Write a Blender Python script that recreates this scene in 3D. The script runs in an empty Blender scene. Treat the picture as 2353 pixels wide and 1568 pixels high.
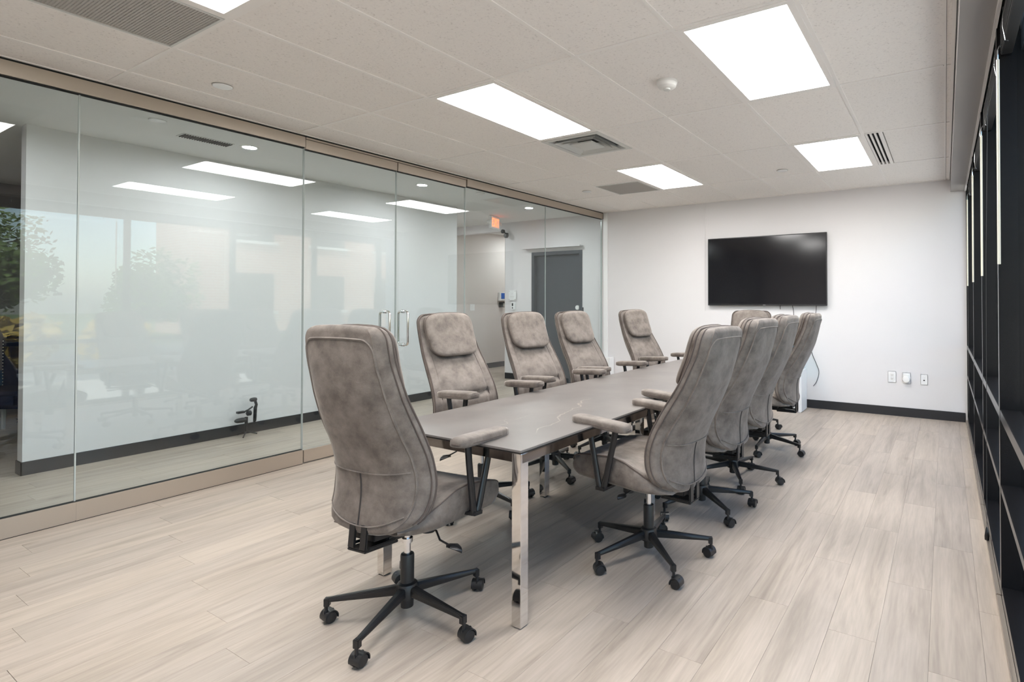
import bpy, bmesh, math, random
import numpy as np
from mathutils import Vector, Matrix
random.seed(4)
C = bpy.context.scene.collection
PI = math.pi
D = bpy.context.scene

# ---------------------------------------------------------------- camera, sky, sun, exposure
cam_data = bpy.data.cameras.new('camera')
cam = bpy.data.objects.new('camera', cam_data)
C.objects.link(cam)
cam.location = (0, 0, 1.352)
cam.rotation_euler = (PI / 2 + 0.013, 0, 0.540)
cam_data.sensor_width = 36.0
cam_data.lens = 36.0 * 1277.1 / 2353
cam_data.shift_x = (1176.5 - 1405.8) / 2353
cam_data.shift_y = (676.8 - 784.0) / 2353
cam_data.clip_start = 0.02
cam_data.clip_end = 300
D.camera = cam

world = bpy.data.worlds.new('sky')
D.world = world
world.use_nodes = True
wn = world.node_tree
bg = wn.nodes['Background']
sky = wn.nodes.new('ShaderNodeTexSky')
sky.sky_type = 'NISHITA'
sky.sun_disc = False
sky.sun_elevation = math.radians(42)
sky.sun_rotation = math.radians(-70)
sky.air_density = 1.0
sky.dust_density = 1.5
wn.links.new(sky.outputs[0], bg.inputs[0])
bg.inputs[1].default_value = 0.70

sun = bpy.data.lights.new('sun', 'SUN')
sun.energy = 18.0
sun.angle = math.radians(1.0)
sun.color = (1.0, 0.93, 0.82)
sun_o = bpy.data.objects.new('sun', sun)
C.objects.link(sun_o)
sun_o.rotation_euler = Vector((-0.30, -0.60, 0.74)).to_track_quat('Z', 'Y').to_euler()

PANEL_LIGHT = 27.5         # radiance of the ceiling panels' diffusers
DOWN_LIGHT = 560.0
D.view_settings.view_transform = 'Standard'
D.view_settings.look = 'None'
D.view_settings.exposure = -0.01
D.view_settings.gamma = 1.0
D.view_settings.use_curve_mapping = False
D.render.film_transparent = False
D.cycles.max_bounces = 12
D.cycles.diffuse_bounces = 9
D.cycles.glossy_bounces = 5
D.cycles.transparent_max_bounces = 16
D.cycles.transmission_bounces = 6
D.cycles.sample_clamp_indirect = 6.0
D.cycles.caustics_reflective = False
D.cycles.caustics_refractive = False

# ---------------------------------------------------------------- materials
def new_mat(name):
    m = bpy.data.materials.new(name)
    m.use_nodes = True
    return m, m.node_tree, m.node_tree.nodes['Principled BSDF']

def simple(name, col, rough=0.5, metal=0.0, spec=0.5, emit=None, estr=0.0, coat=0.0, bump=0.0, bscale=200, var=0.0):
    m, nt, b = new_mat(name)
    b.inputs['Base Color'].default_value = (*col, 1)
    b.inputs['Roughness'].default_value = rough
    b.inputs['Metallic'].default_value = metal
    b.inputs['Specular IOR Level'].default_value = spec
    b.inputs['Coat Weight'].default_value = coat
    if emit:
        b.inputs['Emission Color'].default_value = (*emit, 1)
        b.inputs['Emission Strength'].default_value = estr
    if bump or var:
        tc = nt.nodes.new('ShaderNodeTexCoord')
        nz = nt.nodes.new('ShaderNodeTexNoise')
        nz.inputs['Scale'].default_value = bscale
        nz.inputs['Detail'].default_value = 3
        nt.links.new(tc.outputs['Object'], nz.inputs['Vector'])
        if bump:
            bp = nt.nodes.new('ShaderNodeBump')
            bp.inputs['Strength'].default_value = bump
            bp.inputs['Distance'].default_value = 0.002
            nt.links.new(nz.outputs[0], bp.inputs['Height'])
            nt.links.new(bp.outputs[0], b.inputs['Normal'])
        if var:
            mx = nt.nodes.new('ShaderNodeMix'); mx.data_type = 'RGBA'
            mx.inputs[6].default_value = (*[c * (1 - var) for c in col], 1)
            mx.inputs[7].default_value = (*[min(1, c * (1 + var)) for c in col], 1)
            nt.links.new(nz.outputs[0], mx.inputs[0])
            nt.links.new(mx.outputs[2], b.inputs['Base Color'])
    return m

def ramp(nt, src, stops):
    r = nt.nodes.new('ShaderNodeValToRGB')
    while len(r.color_ramp.elements) < len(stops):
        r.color_ramp.elements.new(0.5)
    for e, (p, c) in zip(r.color_ramp.elements, stops):
        e.position = p
        e.color = (*c, 1) if len(c) == 3 else c
    nt.links.new(src, r.inputs[0])
    return r

def glass_mat(name, tint, refl=1.0):
    m = bpy.data.materials.new(name); m.use_nodes = True
    nt = m.node_tree; nt.nodes.clear()
    out = nt.nodes.new('ShaderNodeOutputMaterial')
    tr = nt.nodes.new('ShaderNodeBsdfTransparent'); tr.inputs[0].default_value = (*tint, 1)
    gl = nt.nodes.new('ShaderNodeBsdfGlossy'); gl.inputs['Roughness'].default_value = 0.0
    gl.inputs[0].default_value = (refl, refl, refl, 1)
    fr = nt.nodes.new('ShaderNodeFresnel'); fr.inputs[0].default_value = 1.52
    mx = nt.nodes.new('ShaderNodeMixShader')
    gm = nt.nodes.new('ShaderNodeNewGeometry'); iv = nt.nodes.new('ShaderNodeMix')      # same index seen from either face of the sheet
    iv.inputs[2].default_value = 1.52; iv.inputs[3].default_value = 1 / 1.52
    nt.links.new(gm.outputs['Backfacing'], iv.inputs[0]); nt.links.new(iv.outputs[0], fr.inputs[0])
    nt.links.new(fr.outputs[0], mx.inputs[0]); nt.links.new(tr.outputs[0], mx.inputs[1]); nt.links.new(gl.outputs[0], mx.inputs[2])
    nt.links.new(mx.outputs[0], out.inputs[0])
    return m

def floor_mat():
    m, nt, b = new_mat('plank_vinyl')
    L = nt.links.new
    tc = nt.nodes.new('ShaderNodeTexCoord'); oi = nt.nodes.new('ShaderNodeObjectInfo')
    geo = nt.nodes.new('ShaderNodeNewGeometry')
    mul = nt.nodes.new('ShaderNodeVectorMath'); mul.operation = 'MULTIPLY_ADD'
    comb = nt.nodes.new('ShaderNodeCombineXYZ')
    L(oi.outputs['Random'], comb.inputs[0]); L(oi.outputs['Random'], comb.inputs[1])
    L(comb.outputs[0], mul.inputs[0]); mul.inputs[1].default_value = (37, 91, 0); L(geo.outputs['Position'], mul.inputs[2])
    mp = nt.nodes.new('ShaderNodeMapping'); mp.inputs['Scale'].default_value = (11, 0.8, 1)
    L(mul.outputs[0], mp.inputs[0])
    n1 = nt.nodes.new('ShaderNodeTexNoise'); n1.inputs['Scale'].default_value = 1.0; n1.inputs['Detail'].default_value = 5; n1.inputs['Roughness'].default_value = .6
    n1.inputs['Distortion'].default_value = 1.2
    L(mp.outputs[0], n1.inputs['Vector'])
    mp2 = nt.nodes.new('ShaderNodeMapping'); mp2.inputs['Scale'].default_value = (90, 5, 1)
    L(mul.outputs[0], mp2.inputs[0])
    n2 = nt.nodes.new('ShaderNodeTexNoise'); n2.inputs['Scale'].default_value = 1.0; n2.inputs['Detail'].default_value = 3
    L(mp2.outputs[0], n2.inputs['Vector'])
    r1 = ramp(nt, n1.outputs[0], [(0.27, (0.305, 0.254, 0.210)), (0.42, (0.392, 0.331, 0.276)), (0.56, (0.446, 0.380, 0.319)), (0.75, (0.480, 0.413, 0.351))])
    r2 = ramp(nt, n2.outputs[0], [(0.3, (0.90, 0.90, 0.90)), (0.7, (1.04, 1.04, 1.04))])
    m1 = nt.nodes.new('ShaderNodeMix'); m1.data_type = 'RGBA'; m1.blend_type = 'MULTIPLY'; m1.inputs[0].default_value = 1
    L(r1.outputs[0], m1.inputs[6]); L(r2.outputs[0], m1.inputs[7])
    # plank to plank tone
    r3 = ramp(nt, oi.outputs['Random'], [(0.0, (0.93, 0.93, 0.935)), (0.5, (0.985, 0.98, 0.975)), (1.0, (1.03, 1.025, 1.01))])
    m2 = nt.nodes.new('ShaderNodeMix'); m2.data_type = 'RGBA'; m2.blend_type = 'MULTIPLY'; m2.inputs[0].default_value = 1
    L(m1.outputs[2], m2.inputs[6]); L(r3.outputs[0], m2.inputs[7])
    # sparse knots
    mp4 = nt.nodes.new('ShaderNodeMapping'); mp4.inputs['Scale'].default_value = (2.6, 1.3, 1); L(mul.outputs[0], mp4.inputs[0])
    vo = nt.nodes.new('ShaderNodeTexVoronoi'); vo.inputs['Scale'].default_value = 1.0; L(mp4.outputs[0], vo.inputs['Vector'])
    r4 = ramp(nt, vo.outputs['Distance'], [(0.0, (0.62, 0.58, 0.55)), (0.045, (0.86, 0.84, 0.82)), (0.10, (1, 1, 1))])
    m3 = nt.nodes.new('ShaderNodeMix'); m3.data_type = 'RGBA'; m3.blend_type = 'MULTIPLY'; m3.inputs[0].default_value = 1
    L(m2.outputs[2], m3.inputs[6]); L(r4.outputs[0], m3.inputs[7])
    L(m3.outputs[2], b.inputs['Base Color'])
    b.inputs['Roughness'].default_value = 0.42
    b.inputs['Specular IOR Level'].default_value = 0.4
    bp = nt.nodes.new('ShaderNodeBump'); bp.inputs['Strength'].default_value = 0.12; bp.inputs['Distance'].default_value = 0.001
    L(n2.outputs[0], bp.inputs['Height']); L(bp.outputs[0], b.inputs['Normal'])
    return m

def tile_mat():
    m, nt, b = new_mat('mineral_tile')
    L = nt.links.new
    geo = nt.nodes.new('ShaderNodeNewGeometry')
    oi = nt.nodes.new('ShaderNodeObjectInfo')
    n = nt.nodes.new('ShaderNodeTexNoise'); n.inputs['Scale'].default_value = 85; n.inputs['Detail'].default_value = 2
    L(geo.outputs['Position'], n.inputs['Vector'])
    r = ramp(nt, n.outputs[0], [(0.28, (0.70, 0.665, 0.635)), (0.37, (0.86, 0.825, 0.80)), (0.6, (0.885, 0.85, 0.82))])
    r3 = ramp(nt, oi.outputs['Random'], [(0.0, (0.965, 0.965, 0.965)), (1.0, (1.02, 1.02, 1.02))])
    m2 = nt.nodes.new('ShaderNodeMix'); m2.data_type = 'RGBA'; m2.blend_type = 'MULTIPLY'; m2.inputs[0].default_value = 1
    L(r.outputs[0], m2.inputs[6]); L(r3.outputs[0], m2.inputs[7])
    L(m2.outputs[2], b.inputs['Base Color'])
    b.inputs['Roughness'].default_value = 0.95
    bp = nt.nodes.new('ShaderNodeBump'); bp.inputs['Strength'].default_value = 0.35; bp.inputs['Distance'].default_value = 0.002
    L(n.outputs[0], bp.inputs['Height']); L(bp.outputs[0], b.inputs['Normal'])
    return m

def suede_mat(name, c0, c1, c2):
    m, nt, b = new_mat(name)
    L = nt.links.new
    tc = nt.nodes.new('ShaderNodeTexCoord'); oi = nt.nodes.new('ShaderNodeObjectInfo')
    add = nt.nodes.new('ShaderNodeVectorMath'); add.operation = 'ADD'
    sc = nt.nodes.new('ShaderNodeMath'); sc.operation = 'MULTIPLY'; sc.inputs[1].default_value = 50
    L(oi.outputs['Random'], sc.inputs[0]); L(tc.outputs['Object'], add.inputs[0]); L(sc.outputs[0], add.inputs[1])
    n1 = nt.nodes.new('ShaderNodeTexNoise'); n1.inputs['Scale'].default_value = 13; n1.inputs['Detail'].default_value = 6; n1.inputs['Roughness'].default_value = 0.62
    L(add.outputs[0], n1.inputs['Vector'])
    n2 = nt.nodes.new('ShaderNodeTexNoise'); n2.inputs['Scale'].default_value = 420; n2.inputs['Detail'].default_value = 2
    L(add.outputs[0], n2.inputs['Vector'])
    r = ramp(nt, n1.outputs[0], [(0.33, c0), (0.5, c1), (0.68, c2)])
    r2 = ramp(nt, n2.outputs[0], [(0.3, (0.90, 0.90, 0.90)), (0.7, (1.08, 1.08, 1.08))])
    mx = nt.nodes.new('ShaderNodeMix'); mx.data_type = 'RGBA'; mx.blend_type = 'MULTIPLY'; mx.inputs[0].default_value = 1
    L(r.outputs[0], mx.inputs[6]); L(r2.outputs[0], mx.inputs[7]); L(mx.outputs[2], b.inputs['Base Color'])
    b.inputs['Roughness'].default_value = 0.62
    b.inputs['Specular IOR Level'].default_value = 0.35
    b.inputs['Sheen Weight'].default_value = 0.35
    b.inputs['Sheen Roughness'].default_value = 0.4
    b.inputs['Sheen Tint'].default_value = (0.85, 0.78, 0.72, 1)
    n3 = nt.nodes.new('ShaderNodeTexNoise'); n3.inputs['Scale'].default_value = 26; n3.inputs['Detail'].default_value = 3; n3.inputs['Distortion'].default_value = 1.5
    L(add.outputs[0], n3.inputs['Vector'])
    bp = nt.nodes.new('ShaderNodeBump'); bp.inputs['Strength'].default_value = 0.22; bp.inputs['Distance'].default_value = 0.006
    L(n3.outputs[0], bp.inputs['Height']); L(bp.outputs[0], b.inputs['Normal'])
    return m

VEINS = [((-1.95, 2.95), (-1.62, 2.02), .006, .9), ((-2.02, 2.12), (-1.72, 2.75), .004, .35), ((-1.98, 2.25), (-1.86, 1.95), .005, .6), ((-2.2, 3.9), (-1.55, 4.4), .005, .5), ((-2.3, 4.6), (-1.5, 5.1), .005, .5)]
def stone_mat():
    m, nt, b = new_mat('table_stone')
    L = nt.links.new
    geo = nt.nodes.new('ShaderNodeNewGeometry')
    n = nt.nodes.new('ShaderNodeTexNoise'); n.inputs['Scale'].default_value = 3.5; n.inputs['Detail'].default_value = 6
    L(geo.outputs['Position'], n.inputs['Vector'])
    r = ramp(nt, n.outputs[0], [(0.3, (0.125, 0.112, 0.105)), (0.7, (0.175, 0.158, 0.147))])
    # a few pale veins: straight lines through a noise-warped position
    n2 = nt.nodes.new('ShaderNodeTexNoise'); n2.inputs['Scale'].default_value = 5.0; n2.inputs['Detail'].default_value = 5
    L(geo.outputs['Position'], n2.inputs['Vector'])
    wob = nt.nodes.new('ShaderNodeVectorMath'); wob.operation = 'MULTIPLY_ADD'
    sb = nt.nodes.new('ShaderNodeVectorMath'); sb.operation = 'SUBTRACT'; sb.inputs[1].default_value = (.5, .5, .5)
    L(n2.outputs[1], sb.inputs[0]); L(sb.outputs[0], wob.inputs[0]); wob.inputs[1].default_value = (.22, .22, 0); L(geo.outputs['Position'], wob.inputs[2])
    total = None
    for (ax, ay), (bx_, by_), wd, amp in VEINS:
        A, B = Vector((ax, ay, 0)), Vector((bx_, by_, 0)); ln = (B - A).length; t = (B - A) / ln; nn = Vector((-t.y, t.x, 0))
        d = nt.nodes.new('ShaderNodeVectorMath'); d.operation = 'SUBTRACT'; d.inputs[1].default_value = A; L(wob.outputs[0], d.inputs[0])
        a1 = nt.nodes.new('ShaderNodeVectorMath'); a1.operation = 'DOT_PRODUCT'; a1.inputs[1].default_value = nn; L(d.outputs[0], a1.inputs[0])
        a2 = nt.nodes.new('ShaderNodeVectorMath'); a2.operation = 'DOT_PRODUCT'; a2.inputs[1].default_value = t; L(d.outputs[0], a2.inputs[0])
        ab = nt.nodes.new('ShaderNodeMath'); ab.operation = 'ABSOLUTE'; L(a1.outputs['Value'], ab.inputs[0])
        mr = nt.nodes.new('ShaderNodeMapRange'); mr.inputs[1].default_value = 0; mr.inputs[2].default_value = wd; mr.inputs[3].default_value = amp; mr.inputs[4].default_value = 0; L(ab.outputs[0], mr.inputs[0])
        e1 = nt.nodes.new('ShaderNodeMapRange'); e1.inputs[1].default_value = 0; e1.inputs[2].default_value = .1; L(a2.outputs['Value'], e1.inputs[0])
        e2 = nt.nodes.new('ShaderNodeMapRange'); e2.inputs[1].default_value = ln; e2.inputs[2].default_value = ln - .1; L(a2.outputs['Value'], e2.inputs[0])
        m1 = nt.nodes.new('ShaderNodeMath'); m1.operation = 'MULTIPLY'; L(mr.outputs[0], m1.inputs[0]); L(e1.outputs[0], m1.inputs[1])
        m2 = nt.nodes.new('ShaderNodeMath'); m2.operation = 'MULTIPLY'; L(m1.outputs[0], m2.inputs[0]); L(e2.outputs[0], m2.inputs[1])
        if total is None: total = m2
        else:
            sm = nt.nodes.new('ShaderNodeMath'); sm.operation = 'MAXIMUM'; L(total.outputs[0], sm.inputs[0]); L(m2.outputs[0], sm.inputs[1]); total = sm
    r2 = total
    mx = nt.nodes.new('ShaderNodeMix'); mx.data_type = 'RGBA'
    L(r2.outputs[0], mx.inputs[0]); L(r.outputs[0], mx.inputs[6]); mx.inputs[7].default_value = (0.36, 0.31, 0.27, 1)
    L(mx.outputs[2], b.inputs['Base Color'])
    b.inputs['Roughness'].default_value = 0.34
    b.inputs['Specular IOR Level'].default_value = 0.6
    return m

M = {}
M['wall'] = simple('wall_paint', (0.71, 0.69, 0.695), 0.85, spec=0.2, bump=0.03, bscale=60)
M['wall_beige'] = simple('hall_paint', (0.66, 0.61, 0.58), 0.85, spec=0.2)
M['wall_dim'] = simple('lounge_paint', (0.34, 0.31, 0.32), 0.9, spec=0.2)
M['floor'] = floor_mat()
M['subfloor'] = simple('subfloor', (0.16, 0.13, 0.11), 0.9)
M['tile'] = tile_mat()
M['tee'] = simple('grid_white', (0.86, 0.83, 0.805), 0.5)
M['drywall'] = simple('ceiling_paint', (0.78, 0.78, 0.77), 0.9, spec=0.2)
M['black_base'] = simple('black_vinyl', (0.018, 0.018, 0.021), 0.45)
M['frame'] = simple('dark_anodised', (0.008, 0.0075, 0.008), 0.24, spec=0.3)
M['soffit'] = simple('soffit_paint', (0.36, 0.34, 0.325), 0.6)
M['rail'] = simple('brushed_rail', (0.56, 0.495, 0.43), 0.33, metal=0.85, bump=0.06, bscale=300)
M['chrome'] = simple('chrome', (0.82, 0.80, 0.78), 0.06, metal=1.0)
M['steel'] = simple('steel', (0.78, 0.78, 0.78), 0.16, metal=1.0)
M['gap'] = simple('dark_gap', (0.01, 0.01, 0.01), 0.8)
M['joint'] = simple('glass_edge_joint', (0.42, 0.46, 0.45), 0.2)
M['glass'] = glass_mat('partition_glass', (0.925, 0.962, 0.962), 0.85)
M['wglass'] = glass_mat('window_glass', (0.93, 0.96, 0.96))
M['suede'] = suede_mat('taupe_suede', (0.100, 0.082, 0.070), (0.160, 0.133, 0.114), (0.212, 0.180, 0.156))
M['piping'] = simple('suede_piping', (0.090, 0.068, 0.058), 0.7)
M['seam'] = simple('suede_seam', (0.045, 0.037, 0.034), 0.8)
M['black_metal'] = simple('black_metal', (0.010, 0.010, 0.011), 0.32, spec=0.5)
M['black_plastic'] = simple('black_plastic', (0.014, 0.014, 0.015), 0.38)
M['stone'] = stone_mat()
M['edge'] = simple('table_edge', (0.018, 0.016, 0.016), 0.25)
M['dchrome'] = simple('dark_chrome', (0.30, 0.28, 0.27), 0.08, metal=1.0)
M['white'] = simple('white_plastic', (0.80, 0.79, 0.77), 0.4)
M['white_gloss'] = simple('white_enamel', (0.84, 0.84, 0.84), 0.25)
M['screen'] = simple('tv_screen', (0.006, 0.006, 0.008), 0.12, spec=0.5)
M['bezel'] = simple('tv_bezel', (0.02, 0.02, 0.022), 0.3)
M['grille_metal'] = simple('grille_metal', (0.40, 0.375, 0.35), 0.5, var=0.1, bscale=500)
M['vent_white'] = simple('vent_enamel', (0.62, 0.62, 0.60), 0.4)
M['door_blue'] = simple('door_paint', (0.020, 0.030, 0.040), 0.5)
M['blue'] = simple('blue_screen', (0.03, 0.12, 0.45), 0.3)
M['navy'] = simple('navy_velvet', (0.004, 0.014, 0.05), 0.8)
M['midblue'] = simple('blue_upholstery', (0.03, 0.11, 0.22), 0.8)
M['water'] = glass_mat('bottle_blue', (0.35, 0.72, 0.85))
M['ivory'] = simple('ivory_plastic', (0.80, 0.74, 0.60), 0.3)
M['diffuser'] = simple('diffuser', (0.9, 0.9, 0.9), 0.6, emit=(1.0, 0.985, 0.965), estr=PANEL_LIGHT)
M['downlight'] = simple('downlight_lens', (0.9, 0.9, 0.9), 0.6, emit=(0.97, 0.99, 1.0), estr=DOWN_LIGHT)
M['red'] = simple('exit_letters', (0.9, 0.15, 0.05), 0.5, emit=(1.0, 0.13, 0.05), estr=4.5)
M['exit_face'] = simple('exit_face', (0.85, 0.7, 0.62), 0.4, emit=(1.0, 0.40, 0.25), estr=0.35)
M['brass'] = simple('nailhead', (0.8, 0.75, 0.65), 0.3, metal=1.0)
M['bark'] = simple('bark', (0.08, 0.06, 0.045), 0.9)
M['leaf'] = simple('leaf', (0.10, 0.17, 0.035), 0.6, var=0.35, bscale=1.5)
M['leaf_yellow'] = simple('autumn_leaf', (0.42, 0.30, 0.05), 0.6, var=0.3, bscale=1.5)
M['asphalt'] = simple('asphalt', (0.14, 0.14, 0.14), 0.9)
M['concrete'] = simple('concrete', (0.50, 0.48, 0.45), 0.9, var=.08, bscale=2)
M['lawn'] = simple('lawn', (0.10, 0.15, 0.04), 0.95, var=0.3, bscale=3)
M['basket'] = simple('dark_foliage', (0.02, 0.02, 0.022), 0.9)
M['flower'] = simple('rust_flower', (0.30, 0.07, 0.03), 0.7)

def brick_mat():
    m, nt, b = new_mat('far_brick')
    tc = nt.nodes.new('ShaderNodeNewGeometry')
    mp = nt.nodes.new('ShaderNodeMapping'); mp.inputs['Rotation'].default_value = (PI / 2, 0, PI / 2)
    sep = nt.nodes.new('ShaderNodeSeparateXYZ'); cb = nt.nodes.new('ShaderNodeCombineXYZ')
    nt.links.new(tc.outputs['Position'], sep.inputs[0])
    ad = nt.nodes.new('ShaderNodeMath'); ad.operation = 'ADD'
    nt.links.new(sep.outputs[0], ad.inputs[0]); nt.links.new(sep.outputs[1], ad.inputs[1])
    nt.links.new(ad.outputs[0], cb.inputs[0]); nt.links.new(sep.outputs[2], cb.inputs[1])
    br = nt.nodes.new('ShaderNodeTexBrick')
    br.inputs['Color1'].default_value = (0.42, 0.17, 0.10, 1); br.inputs['Color2'].default_value = (0.56, 0.30, 0.20, 1)
    br.inputs['Mortar'].default_value = (0.62, 0.55, 0.48, 1)
    br.inputs['Scale'].default_value = 1.0; br.inputs['Brick Width'].default_value = 0.42; br.inputs['Row Height'].default_value = 0.14
    br.inputs['Mortar Size'].default_value = 0.02
    nt.links.new(cb.outputs[0], br.inputs['Vector']); nt.links.new(br.outputs[0], b.inputs['Base Color'])
    b.inputs['Roughness'].default_value = 0.9
    return m
M['brick'] = brick_mat()

# ---------------------------------------------------------------- mesh helpers
class MB:
    def __init__(s): s.v = []; s.f = []; s.mi = []; s.cur = 0
    def add(s, vs, fs):
        o = len(s.v); s.v += [tuple(p) for p in vs]
        for f in fs: s.f.append([i + o for i in f]); s.mi.append(s.cur)
    def box(s, x0, x1, y0, y1, z0, z1, mt=None):
        vs = [(x0, y0, z0), (x1, y0, z0), (x1, y1, z0), (x0, y1, z0), (x0, y0, z1), (x1, y0, z1), (x1, y1, z1), (x0, y1, z1)]
        if mt is not None: vs = [tuple(mt @ Vector(p)) for p in vs]
        s.add(vs, [(0, 3, 2, 1), (4, 5, 6, 7), (0, 1, 5, 4), (1, 2, 6, 5), (2, 3, 7, 6), (3, 0, 4, 7)])
    def loft(s, rings, caps=(True, True), closed=False):
        n = len(rings[0]); vs = [p for r in rings for p in r]; fs = []
        m = len(rings)
        for i in range(m if closed else m - 1):
            j = (i + 1) % m
            for k in range(n):
                l = (k + 1) % n
                fs.append((i * n + k, i * n + l, j * n + l, j * n + k))
        if not closed:
            if caps[0]: fs.append(tuple(range(n))[::-1])
            if caps[1]: fs.append(tuple((m - 1) * n + k for k in range(n)))
        s.add(vs, fs)
    def tube(s, pts, r, n=8, closed=False, squash=None):
        P = [Vector(p) for p in pts]; rings = []
        rr = r if isinstance(r, (list, tuple)) else [r] * len(P)
        ref = None
        for i, p in enumerate(P):
            a = P[i - 1] if (i or closed) else p
            b = P[(i + 1) % len(P)] if (i < len(P) - 1 or closed) else p
            t = (b - a).normalized()
            if ref is None:
                ref = Vector((0, 0, 1)) if abs(t.z) < .9 else Vector((1, 0, 0))
            u = (ref - t * ref.dot(t)).normalized(); w = t.cross(u); ref = u
            sq = squash or 1.0
            rings.append([p + (u * math.cos(2 * PI * k / n) + w * math.sin(2 * PI * k / n) * sq) * rr[i] for k in range(n)])
        s.loft(rings, closed=closed)
    def cyl(s, c, r, h, n=20, axis='z', r2=None):
        c = Vector(c); r2 = r if r2 is None else r2
        ax = {'x': Vector((1, 0, 0)), 'y': Vector((0, 1, 0)), 'z': Vector((0, 0, 1))}[axis]
        u = {'x': Vector((0, 1, 0)), 'y': Vector((0, 0, 1)), 'z': Vector((1, 0, 0))}[axis]; w = ax.cross(u)
        rings = [[c + ax * (h * k) + (u * math.cos(2 * PI * i / n) + w * math.sin(2 * PI * i / n)) * (r if k == 0 else r2) for i in range(n)] for k in (0, 1)]
        s.loft(rings)
    def lathe(s, c, prof, n=20, axis='z'):
        c = Vector(c)
        ax = {'x': Vector((1, 0, 0)), 'y': Vector((0, 1, 0)), 'z': Vector((0, 0, 1))}[axis]
        u = {'x': Vector((0, 1, 0)), 'y': Vector((0, 0, 1)), 'z': Vector((1, 0, 0))}[axis]; w = ax.cross(u)
        s.loft([[c + ax * h + (u * math.cos(2 * PI * i / n) + w * math.sin(2 * PI * i / n)) * max(r, 1e-4) for i in range(n)] for r, h in prof])

def build(name, mb, mats, parent=None, smooth=False, bevel=0.0, angle=35, loc=None, rot=None):
    me = bpy.data.meshes.new(name)
    bm = bmesh.new()
    vs = [bm.verts.new(v) for v in mb.v]
    for f, mi in zip(mb.f, mb.mi):
        try:
            fc = bm.faces.new([vs[i] for i in f]); fc.material_index = mi
        except ValueError:
            pass
    bmesh.ops.recalc_face_normals(bm, faces=bm.faces)
    if bevel:
        es = [e for e in bm.edges if len(e.link_faces) == 2 and e.calc_face_angle(0) > 0.5]
        bmesh.ops.bevel(bm, geom=es, offset=bevel, segments=2, affect='EDGES', clamp_overlap=True)
    for f in bm.faces: f.smooth = smooth or bool(bevel)
    if smooth or bevel:
        for e in bm.edges:
            if len(e.link_faces) == 2 and e.calc_face_angle(0) > math.radians(angle): e.smooth = False
    bm.to_mesh(me); bm.free()
    for m in (mats if isinstance(mats, (list, tuple)) else [mats]): me.materials.append(m)
    o = bpy.data.objects.new(name, me); C.objects.link(o)
    if parent: o.parent = parent
    if loc: o.location = loc
    if rot: o.rotation_euler = rot
    return o

def bxo(name, dims, mat, parent=None, bevel=0.0, **k):
    mb = MB(); mb.box(*dims); return build(name, mb, mat, parent, bevel=bevel, **k)

def tag(o, label, cat, group=None):
    o['label'] = label; o['category'] = cat
    if group: o['group'] = group
    return o

def empty(name, loc=(0, 0, 0), rz=0):
    o = bpy.data.objects.new(name, None); C.objects.link(o)
    o.location = loc; o.rotation_euler = (0, 0, rz); o.empty_display_size = 0.1
    return o

def struct(o, label=None):
    o['kind'] = 'structure'
    if label: o['label'] = label
    return o

def copy_tree(o, parent=None):
    c = o.copy(); C.objects.link(c)
    if parent is not None: c.parent = parent
    for ch in [x for x in o.children]: copy_tree(ch, c)
    return c

# ---------------------------------------------------------------- dimensions
CEIL = 2.743
GX = -4.615            # glass partition plane
WY = 7.39              # wall with the television
RX = 0.208             # inner face of the window mullions
X0, Y0 = -1.189, 2.585 # ceiling grid origin
BY = -1.6              # wall behind the camera

# ---------------------------------------------------------------- floor
floor = struct(bxo('floor', (-11, 0.5, -4.5, 10.5, -0.12, -0.006), M['subfloor']), 'pale greige wood-look plank floor')
PW, PL = 0.181, 1.22
plank_cache = {}
def plank(x, ya, yb):
    L_ = round(yb - ya, 3)
    if L_ < 0.05: return
    if L_ not in plank_cache:
        mb = MB(); w = PW / 2 - 0.0003; h = L_ / 2 - 0.0003; c = 0.0007
        mb.loft([[(-w, -h, -0.006), (w, -h, -0.006), (w, h, -0.006), (-w, h, -0.006)],
                 [(-w, -h, -0.0005), (w, -h, -0.0005), (w, h, -0.0005), (-w, h, -0.0005)],
                 [(-w + c, -h + c, 0), (w - c, -h + c, 0), (w - c, h - c, 0), (-w + c, h - c, 0)]])
        o = build('plank', mb, M['floor']); plank_cache[L_] = o.data
        bpy.data.objects.remove(o)
    o = bpy.data.objects.new('plank', plank_cache[L_]); C.objects.link(o)
    o.parent = floor; o.location = (x, (ya + yb) / 2, 0)
rest = MB()
def rest_plank(x, ya, yb):
    w = PW / 2 - 0.0005; c = .0012
    if yb - ya < .05: return
    rest.add([(x - w, ya, -.002), (x + w, ya, -.002), (x + w, yb - .001, -.002), (x - w, yb - .001, -.002),
              (x - w + c, ya + c, 0), (x + w - c, ya + c, 0), (x + w - c, yb - c, 0), (x - w + c, yb - c, 0)],
             [(4, 5, 6, 7), (0, 1, 5, 4), (1, 2, 6, 5), (2, 3, 7, 6), (3, 0, 4, 7)])
nrow = 0
x = 0.30 - PW / 2
while x > -10.8:
    off = (nrow * 0.4637) % 1.0 * PL
    y = -4.4 - off
    while y < 10.4:
        a, b = max(y, -4.4), min(y + PL, 10.4)
        lo, hi = (0.35, WY) if x > GX - .05 else (0.9, WY)
        if x > -6.2 and b > lo + .3 and a < hi:
            plank(x, a, b)
        else:
            rest_plank(x, a, b)
        y += PL
    x -= PW; nrow += 1
ro = build('plank_field', rest, M['floor'], floor); ro['kind'] = 'stuff'

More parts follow.
